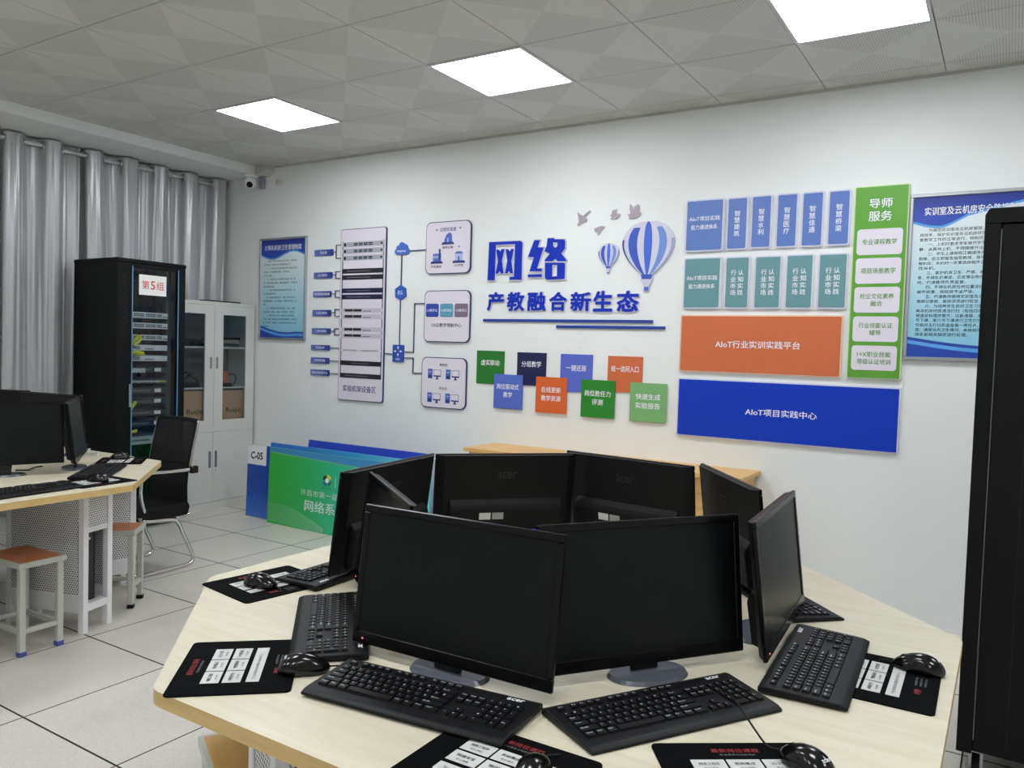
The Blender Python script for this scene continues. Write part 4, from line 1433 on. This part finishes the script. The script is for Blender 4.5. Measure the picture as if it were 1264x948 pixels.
# devices in the rack
NAMES = ['topmost', 'second', 'third', 'fourth', 'fifth']
DEV = [(1.616, 'silver'), (1.536, 'silver'), (1.446, 'silver'), (1.367, 'silver2'), (1.287, 'silver2'), (1.20, 'dark'), (1.11, 'patch'), (1.04, 'dark'), (.96, 'dark'), (.87, 'dark'), (.79, 'dark'), (.66, 'wide')]
xl, xr = -.2, .2
for k, (z, kind) in enumerate(DEV):
    pos = ['topmost', 'second', 'third', 'fourth', 'fifth', 'sixth', 'seventh', 'eighth', 'ninth', 'tenth', 'eleventh', 'lowest visible'][k]
    look = {'silver': 'silver network switch with two port blocks', 'silver2': 'silver network switch with a white sticker', 'dark': 'dark network device with a white sticker', 'patch': 'dark patch panel of pale plugs',
            'wide': 'pale silver equipment case'}[kind]
    d = thing('rack_device', '%s in the glass rack, %s of the stack' % (look, pos), 'network device', (RKX, (RKY0 + RKY1) / 2, z), R(90), 'devices in the glass rack')
    SILV2 = M('pale_silver', S(222, 225, 228), .4)
    fm = {'silver': SILV2, 'silver2': SILV2, 'dark': DARKG, 'patch': DARKG, 'wide': SILVER}[kind]
    h_ = .021 if kind != 'wide' else .03
    MB().box(xl + .001, xr - .001, .099, .40, -h_, h_, 0, .002, 1).build('chassis', fm, d)
    mb = MB()
    if kind == 'silver':
        for s0 in (-.085, .012, .106):
            for q in range(6 if s0 < .05 else 3):
                for r_ in (-.007, .006):
                    mb.box(s0 + q * .0145, s0 + q * .0145 + .0115, .0978, .0992, r_ - .004, r_ + .005)
        for q in range(3):
            mb.box(.155 + q * .015, .166 + q * .015, .0978, .0992, -.012, -.004)
    elif kind == 'silver2':
        for q in range(14):
            for r_ in (-.006, .006):
                mb.box(-.17 + q * .0098, -.17 + q * .0098 + .008, .0978, .0992, r_ - .004, r_ + .004)
        for q in range(4):
            mb.box(.01 + q * .018, .022 + q * .018, .0978, .0992, -.012, -.004)
    else:
        for q in range(24):
            mb.box(-.15 + q * .0085, -.15 + q * .0085 + .006, .0978, .0992, -.006, .006)
    mb.build('ports', INK if kind in ('silver', 'silver2', 'wide') else GREYP, d)
    if kind in ('silver2', 'dark') or kind == 'patch':
        if kind == 'patch':
            mb = MB()
            for q in range(20):
                x = -.14 + q * .0165
                mb.box(x, x + .007, .085, .0992, -.010 + rnd.uniform(0, .006), .008, 1 if q > 16 else 0)
            mb.build('plugs', [PLAST_W, YELLOW], d)
        else:
            MB().box(.09, .145, .0972, .0984, -.013, .013).build('sticker', WHITE, d)
            if k == 5:
                mb = MB()
                for q in range(9):
                    x = -.10 + q * .012
                    mb.box(x, x + .007, .085, .0992, -.012 + rnd.uniform(-.012, .0), .012)
                mb.build('plugs', PLAST_W, d)
for pts, lab in (([(-.125, .08, 1.395), (-.10, .07, 1.425), (-.07, .065, 1.455), (-.05, .07, 1.44), (-.06, .075, 1.415), (-.10, .08, 1.385)], 'yellow network cable looped over the third switch in the rack'),
                 ([(-.12, .08, 1.315), (-.09, .07, 1.335), (-.04, .065, 1.33), (-.03, .07, 1.32), (-.09, .08, 1.318)], 'yellow network cable between the fourth and fifth switches'),
                 ([(-.14, .08, .88), (-.12, .075, .905), (-.085, .07, .96), (-.095, .075, .935), (-.13, .08, .90)], 'yellow network cable low in the glass rack'),
                 ([(-.13, .08, .715), (-.11, .075, .73), (-.075, .07, .74), (-.09, .075, .728)], 'short yellow cable end above the lowest device in the rack')):
    d = MB().tube(pts, .0115).build('network_cable', YELLOW, None, (RKX, (RKY0 + RKY1) / 2, 0), R(90))
    tag(d, lab, 'cable', 'yellow cables in the glass rack')

# ------------------------------------------------------------------ grey steel cabinet (front turned to +X)
CX, CY0, CY1, CT = -5.72, 3.95, 4.785, 1.767
root = thing('steel_cabinet', 'grey steel filing cabinet with glass upper doors against the corner', 'cabinet', (CX, (CY0 + CY1) / 2, 0), R(90))
hw, dp = (CY1 - CY0) / 2, .345
mb = MB()
mb.box(-hw, -hw + .012, .02, dp, 0, CT)
mb.box(hw - .012, hw, .02, dp, 0, CT)
mb.box(-hw, hw, .02, dp, CT - .02, CT)
mb.box(-hw, hw, .0, .02, CT - .03, CT)
mb.box(-hw, hw, .02, dp, .0, .06)
mb.box(-hw, hw, .004, .02, .0, .065)
mb.box(-hw, hw, .0, dp, .665, .70)
mb.build('body', CAB, root)
MB().box(-hw + .012, hw - .012, dp - .012, dp - .002, .06, CT - .02).build('inner_back', CABIN, root)
for z in (1.04, 1.385):
    MB().box(-hw + .013, hw - .013, .03, dp - .013, z - .012, z).build('shelf', CAB, root)
for s_ in (-1, 1):
    xa, xb = (-hw + .001, -.0015) if s_ < 0 else (.0015, hw - .001)
    m_ = .088
    mb = MB()
    za, zb = .70, CT - .032
    mb.box(xa, xa + m_, 0, .019, za, zb)
    mb.box(xb - m_, xb, 0, .019, za, zb)
    mb.box(xa + m_, xb - m_, 0, .019, zb - .075, zb)
    mb.box(xa + m_, xb - m_, 0, .019, za, za + .062)
    dr = mb.build('glass_door', CAB, root)
    MB().box(xa + m_, xb - m_, .008, .012, za + .062, zb - .075).build('pane', GLASS, dr)
    hx = xb - .04 if s_ < 0 else xa + .018
    MB().box(hx, hx + .022, -.004, .002, 1.20, 1.30, 0, .003).build('handle', M('handle_grey', S(150, 152, 156), .35, .5), dr)
    dr = MB().box(xa, xb, 0, .019, .067, .663, 0, .001, 1).build('steel_door', CAB, root)
    mb = MB()
    mb.box(hx, hx + .022, -.005, .002, .36, .50, 0, .003)
    mb.build('handle', M('handle_blue_grey', S(120, 126, 142), .35, .4), dr)
    if s_ > 0:
        MB().cyl((hx + .012, -.003, .335), .006, .006, 'y', 0, 12).build('lock', STEEL, dr)
cyc = (CY0 + CY1) / 2


def in_cab(name, mb, m, label, cat, x, y, z, group=None):
    # x across the cabinet front, y depth from the front
    o = mb.build(name, m, None, (CX - y, cyc + x, z), R(90))
    return tag(o, label, cat, group)


for x, lab in ((-.19, 'cardboard box behind the left glass door of the steel cabinet'), (.20, 'cardboard box behind the right glass door of the steel cabinet')):
    b = thing('cardboard_box', lab, 'box', (CX - .05, cyc + x, .702), R(90), 'cardboard boxes in the steel cabinet')
    MB().box(-.155, .155, 0, .22, 0, .31, 0, .003, 1).build('carton', CARD, b)
    MB().text('Ruijie', .155, .056, FRONT(.045, -.0008, .13), 0, .012).build('box_lettering', BOX_TXT, b)
for i, (x, z, w_, h_, lab) in enumerate(((.19, 1.386, .25, .03, 'flat dark device lowest on the top shelf behind the right cabinet door'), (.19, 1.417, .24, .03, 'pale folded bundle on the top shelf behind the right cabinet door'),
                                         (.2, 1.448, .25, .025, 'black flat device on top of the pale bundle in the cabinet'), (-.2, 1.386, .26, .035, 'flat dark device on the top shelf behind the left cabinet door'),
                                         (-.17, 1.422, .2, .03, 'second flat dark device on the top shelf behind the left cabinet door'), (-.2, 1.041, .24, .04, 'black device under the cables on the middle cabinet shelf'))):
    in_cab('stored_device', MB().box(-w_ / 2, w_ / 2, 0, .2, 0, h_, 0, .004), [BLK, M('pale_bundle', S(130, 128, 116), .8), BLK_M, BLK, BLK_M, BLK][i], lab, 'device', x, .07, z, 'devices stored in the steel cabinet')
mb = MB()
for i in range(9):
    a0 = i * .7
    mb.tube([(-.11 + .02 * i * .5, 0, .0065 + .002 * i), (-.06 + .015 * i, -.01, .05 + .012 * (i % 4)), (.0 + .01 * i, .0, .09 - .008 * i), (.06 + .006 * i, .01, .05), (.11, .0, .0065)], .004, 0, 6)
in_cab('cable_tangle', mb, BLK, 'tangle of black cables on the middle shelf behind the left cabinet door', 'cable', -.18, .12, 1.083)
b = thing('orange_device', 'small orange tool with a black cord on the middle shelf of the cabinet', 'device', (CX - .10, cyc + .175, 1.041), R(90))
MB().box(-.035, .035, -.03, .03, .03, .13, 0, .012).build('orange_body', M('orange_plastic', S(214, 98, 62), .4), b)
MB().box(-.05, .06, -.04, .04, .0, .03, 0, .006).build('black_foot', BLK, b)
MB().tube([(.04, 0, .09), (.09, -.01, .11), (.125, -.01, .07), (.10, -.01, .02), (.05, -.045, .006), (.0, -.05, .006)], .005).build('cord', BLK, b)
tag(MB().box(-.20, .17, 0, .07, 0, .012, 0, .003).build('flat_bar', BLK_M, None, (CX - .03, cyc + .12, CT + .0005), R(90)), 'thin black bar lying on top of the steel cabinet', 'bar')

# ------------------------------------------------------------------ curtains and rod
RODX, RODZ = -6.125, 2.832
root = thing('curtain_rod', 'steel curtain rod threaded through the grey curtains', 'curtain rod', (RODX, 0, RODZ))
MB().cyl((0, 1.9, 0), .0135, 5.76, 'y', 0, 16).build('rod', M('rod_steel', S(232, 232, 232), .3, .2), root)
for y in (-.6, 1.28, 2.865, 3.455, 4.775):
    MB().box(-.09, .004, y - .008, y + .008, .012, .02).build('bracket', STEEL, root)


def curtain(y0, y1, label, seed, amp=.052, period=.148, gather=0.0):
    """sheet hanging in deep folds; each fold crosses the rod line once, where the ring sits"""
    rg = random.Random(seed)
    L = y1 - y0
    nf = max(2, round(L / period))
    NU, NV = nf * 22, 26
    ph = [rg.uniform(-.25, .25) for _ in range(nf + 2)]
    am = [rg.uniform(.8, 1.15) for _ in range(nf + 2)]
    cr = [[(rg.uniform(.12, .88), rg.uniform(.05, .10), rg.choice((-1, 1)) * rg.uniform(.006, .014)) for _ in range(4)] for _ in range(nf + 2)]
    root = thing('curtain', label, 'curtain', (RODX, (y0 + y1) / 2, 0), 0, 'grey satin curtains')
    bm = bmesh.new()
    grid = []
    ztop, zbot = 2.884, .12
    zs = [ztop, ztop - .018, RODZ + .018, RODZ + .009, RODZ, RODZ - .009, RODZ - .018]
    zs += [zs[-1] - (zs[-1] - zbot) * (q / (NV - 6)) ** 1.1 for q in range(1, NV - 5)]
    for j in range(NV + 1):
        z = zs[j]
        v = (ztop - z) / (ztop - zbot)
        row = []
        for i in range(NU + 1):
            u = i / NU * nf
            k = int(min(u, nf - 1e-6))
            f = u - k
            sgn = 1 if k % 2 == 0 else -1
            a_ = am[k]
            sh = math.sin(PI * f)
            sh = abs(sh) ** (.52 + .2 * v)
            x = sgn * amp * a_ * sh * (1 - .25 * v + .12 * math.sin(3 * v + k))
            x += .006 * math.sin(9 * u / nf + 5 * v + seed) + .004 * math.sin(u * PI * 4 + 6 * v)
            y = -L / 2 + i / NU * L + .012 * v * math.sin(u * 1.7 + seed) + gather * v * (.5 - i / NU)
            for ce, cw, ca in cr[k]:
                x += ca * math.exp(-((f - ce - .05 * math.sin(2.5 * v + k)) / cw) ** 2) * min(1, .35 + v * 1.6)
            x = max(-.068, min(.05, x))
            row.append(bm.verts.new((x, y, z)))
        grid.append(row)
    for j in range(NV):
        for i in range(NU):
            fx = [grid[a][b].co for a, b in ((j, i), (j, i + 1), (j + 1, i), (j + 1, i + 1))]
            if max(p.z for p in fx) > RODZ - .0155 and min(p.z for p in fx) < RODZ + .0155 and min(p.x for p in fx) < .0155 and max(p.x for p in fx) > -.0155:
                continue
            bm.faces.new((grid[j][i], grid[j][i + 1], grid[j + 1][i + 1], grid[j + 1][i])).smooth = True
    me = bpy.data.meshes.new('cloth')
    bm.to_mesh(me)
    bm.free()
    me.materials.append(FABRIC)
    o = bpy.data.objects.new('cloth', me)
    C.objects.link(o)
    o.parent = root
    md = o.modifiers.new('thick', 'SOLIDIFY')
    md.thickness = .002
    for k in range(nf + 1):
        if 0 < k < nf:
            MB().torus((0, -L / 2 + k * L / nf, RODZ), .026, .0062, 'y', 0, 18, 6).build('ring', CHROME, root)


curtain(1.30, 2.845, 'grey satin curtain at the very edge of the photo', 3)
curtain(2.885, 3.435, 'narrow grey satin curtain above the far table, between its two neighbours', 5, period=.14)
curtain(3.475, 4.765, 'wide grey satin curtain behind the server rack and steel cabinet', 11, gather=.10)

# ------------------------------------------------------------------ dome camera and wall bits
root = thing('security_camera', 'white turret security camera under the beam in the room corner', 'security camera', (-5.705, 4.70, 2.8915))
MB().cyl((0, 0, -.012), .062, .024, 'z', 0, 28).build('mount_plate', PLAST_W, root)
mb = MB()
mb.sphere((0, -.0, -.066), .056, .056, .054)
mb.build('ball', PLAST_W, root)
d = Vector((.62, -.62, -.50)).normalized()
m_ = d.to_track_quat('Z', 'Y').to_matrix().to_4x4()
m_.translation = Vector((0, 0, -.066)) + d * .049
MB().cyl((0, 0, .003), .026, .012, 'z', 0, 24, mx=m_).build('lens', BLK_G, root)
tag(MB().box(-.025, .025, -.03, 0, -.045, .045, 0, .004).build('junction_box', M('grey_box', S(150, 152, 168), .5), None, (-5.66, WY - .001, 2.83)), 'small grey junction box on the wall beside the camera', 'junction box')
mb = MB()
mb.sphere((0, -.004, 0), .045, .014, .022, 0, 14, 8)
mb.sphere((-.03, -.004, .012), .02, .012, .012, 0, 12, 8)
tag(mb.build('plaster_patch', M('plaster', S(200, 198, 186), .9), None, (-5.455, WY, 2.83)), 'small pale lump of filler on the wall near the beam end', 'wall patch')

# ------------------------------------------------------------------ exhibition boards leaning by the wall
GREEN = mat_gradient('green_print', [(0, S(62, 180, 74)), (.25, S(52, 182, 100)), (.55, S(48, 188, 150)), (1, S(60, 196, 190))], 0, -.6, .75)


def lean_board(name, x0, x1, yb, yt, h, label, mat, t=.012, group='exhibition boards leaning by the wall'):
    root = thing(name, label, 'display board', ((x0 + x1) / 2, yb, 0), 0, group)
    a_ = math.asin((yt - yb) / h)
    root.rotation_euler = (-a_, 0, 0)
    root.location.z = .012 * math.sin(a_) + .001
    hx = (x1 - x0) / 2
    MB().box(-hx, hx, 0, t, 0, h, 0, .001, 1).build('panel', mat, root)
    return root, hx


g, hx = lean_board('display_board', -4.985, -3.60, 4.325, 4.345, .602, 'green to teal printed board standing on the floor, front of the stack', GREEN)
mb = MB()
for i in range(13):
    z = .16 - i * .011
    mb.tube([(-hx, -.0004, z), (-hx + .25, -.0004, z - .012), (-hx + .5, -.0004, max(.004, z * .62 - .02)), (-hx + .62, -.0004, max(.003, z * .2))], .0012, 0, 4)
mb.build('fine_lines', M('line_pale', S(150, 206, 170), .5), g)
mb = MB()
mb.prism([(-hx, .566), (hx, .52), (hx, .602), (-hx, .602)], -.001, 0, 'y')
mb.build('top_band', M('band_blue', S(64, 140, 190), .5), g)
mb = MB()
for i in range(60):
    x = -hx + .01 + i * .0225
    zt = .570 - (x + hx) * .033
    mb.prism([(x, zt), (x + .03, zt - .012), (x + .034, zt - .010), (x + .006, zt + .003)], -.0014, 0, 'y')
mb.build('slanted_ticks', M('tick_green', S(120, 190, 130), .5), g)
mb = MB()
bx = -4.985 + hx
mb.text('许昌市第一届职业技能大赛', .80, .05, FRONT(-4.62 + .40 - bx, -.0012, .29), 0, .0)
mb.text('网络系统管理', .66, .09, FRONT(-4.57 + .33 - bx, -.0012, .192), 0, .02)
mb.build('lettering', M('pale_lettering', S(206, 232, 222), .5), g)
mb = MB()
for i, mi in enumerate((0, 1, 2, 3)):
    a0 = R(90 * i + 20)
    P = [(.045 * math.cos(a0 + R(q * 22)), .045 * math.sin(a0 + R(q * 22))) for q in range(4)] + [(.022 * math.cos(a0 + R(q * 22)), .022 * math.sin(a0 + R(q * 22))) for q in range(3, -1, -1)]
    mb.prism([(-hx + .643 + p[0], .405 + p[1]) for p in P], -.0014, 0, 'y', mi)
mb.cyl((-hx + .643, -.0007, .405), .018, .0014, 'y', 4, 16)
mb.text('职业技能', .10, .014, FRONT(-hx + .643, -.0013, .345), 3, 0)
mb.build('round_emblem', [M('em_y', S(232, 210, 60), .5), M('em_k', S(36, 44, 40), .5), M('em_b', S(60, 96, 190), .5), M('em_g', S(40, 120, 70), .5), WHITE], g)
mb = MB()
mb.cyl((-hx + .815, -.0007, .405), .045, .0014, 'y', 0, 20)
mb.cyl((-hx + .815, -.001, .405), .028, .0016, 'y', 1, 20)
mb.box(-hx + .728, -hx + .731, -.0012, 0, .36, .44, 1)
mb.build('second_emblem', [M('em_pink', S(206, 130, 160), .5), WHITE], g)
b, hx = lean_board('display_board', -5.325, -4.72, 4.395, 4.412, .592, 'blue board with a white numbered label, left end of the leaning stack', mat_gradient('blue_print', [(0, S(60, 120, 204)), (.35, S(34, 82, 176)), (1, S(24, 66, 160))], 2, 0, .6))
MB().box(-hx + .0, -hx + .225, -.0012, 0, .43, .592).build('white_label', WHITE, b)
MB().text('C-05', .145, .062, FRONT(-hx + .112, -.0018, .505), 0, .03).build('label_lettering', INK, b)
lean_board('display_board', -5.12, -3.45, 4.43, 4.47, .618, 'light blue board showing as a strip above the green board', mat_gradient('sky_print', [(0, S(60, 130, 210)), (.6, S(66, 160, 216)), (1, S(110, 200, 220))], 0, -.6, .6))
lean_board('display_board', -4.88, -3.65, 4.56, 4.66, .652, 'deep blue board at the back of the leaning stack', M('deep_blue_print', S(38, 72, 190), .45))

# ------------------------------------------------------------------ oak desk by the wall
DX0, DX1, DY0, DZ = -3.15, -1.24, 4.42, .762
root = thing('wooden_desk', 'long light oak desk against the display wall, behind the monitors', 'desk', ((DX0 + DX1) / 2, (DY0 + WY) / 2, 0))
hx, hy = (DX1 - DX0) / 2, (WY - .004 - DY0) / 2
MB().box(-hx, hx, -hy, hy, DZ - .025, DZ, 0, .002, 1).build('desktop', OAK, root)
for x in (-hx + .03, hx - .055):
    MB().box(x, x + .025, -hy + .03, hy - .01, 0, DZ - .025).build('side_panel', OAK, root)
MB().box(-hx + .055, hx - .055, -hy + .05, -hy + .07, .0 + .06, DZ - .12).build('front_panel', OAK, root)
for k in range(3):
    wd = (2 * hx - .11) / 3
    x = -hx + .055 + k * wd
    MB().box(x + .002, x + wd - .002, -hy + .03, -hy + .05, DZ - .118, DZ - .028, 0, .002, 1).build('drawer', OAK, root)
MB().box(.18, .34, -hy + .1, -hy + .1025, DZ, DZ + .0022).build('seam_strip', EDGE, root)

# ------------------------------------------------------------------ tall black cabinet on the right (front turned to -Y)
BX, BY, BZ0, BZ1 = -.101, 3.15, .09, 1.965
root = thing('black_cabinet', 'tall black network cabinet on castors at the right photo edge', 'server rack', (BX, BY, 0))
W_, D_ = .6, .62
mb = MB()
mb.box(.002, W_ - .002, .03, D_, BZ0, BZ1 - .05)
mb.build('body', RACKB, root)
MB().prism([(-.0, BZ1 - .05), (.0, BZ1 - .022), (.012, BZ1), (W_ - .012, BZ1), (W_, BZ1 - .022), (W_, BZ1 - .05)], -.004, D_, 'y', 0).build('top_cover', RACKB, root)
MB().box(0, .048, 0, .03, BZ0, BZ1 - .05, 0, .002, 1).build('front_frame', M('satin_black', S(8, 9, 10), .35, **LOWSPEC), root)
MB().box(.0485, .0515, .002, .03, BZ0 + .05, BZ1 - .07).build('light_slit', M('slit_light_grey', S(120, 122, 124), .4, .4), root)  # pale strip painted in for the bright slit of light beside the door
dr = MB().box(.052, W_ - .03, -.004, .026, BZ0 + .012, BZ1 - .055, 0, .003, 1).build('door', M('door_black', S(7, 8, 9), .45, **LOWSPEC), root)
MB().box(.146, .149, -.0046, -.003, BZ0 + .03, BZ1 - .075).build('door_seam', M('seam_black', S(5, 5, 6), .7), dr)
for x in (.06, W_ - .06):
    for y in (.07, D_ - .07):
        c = MB().cyl((x, y, .034), .034, .024, 'x', 0, 20).build('castor', BLK_M, root)
        mb = MB()
        mb.box(x - .022, x - .014, y - .02, y + .02, .03, .09)
        mb.box(x + .014, x + .022, y - .02, y + .02, .03, .09)
        mb.box(x - .03, x + .03, y - .03, y + .03, .082, .09)
        mb.build('castor_fork', STEEL, c)

SC.render.film_transparent = False
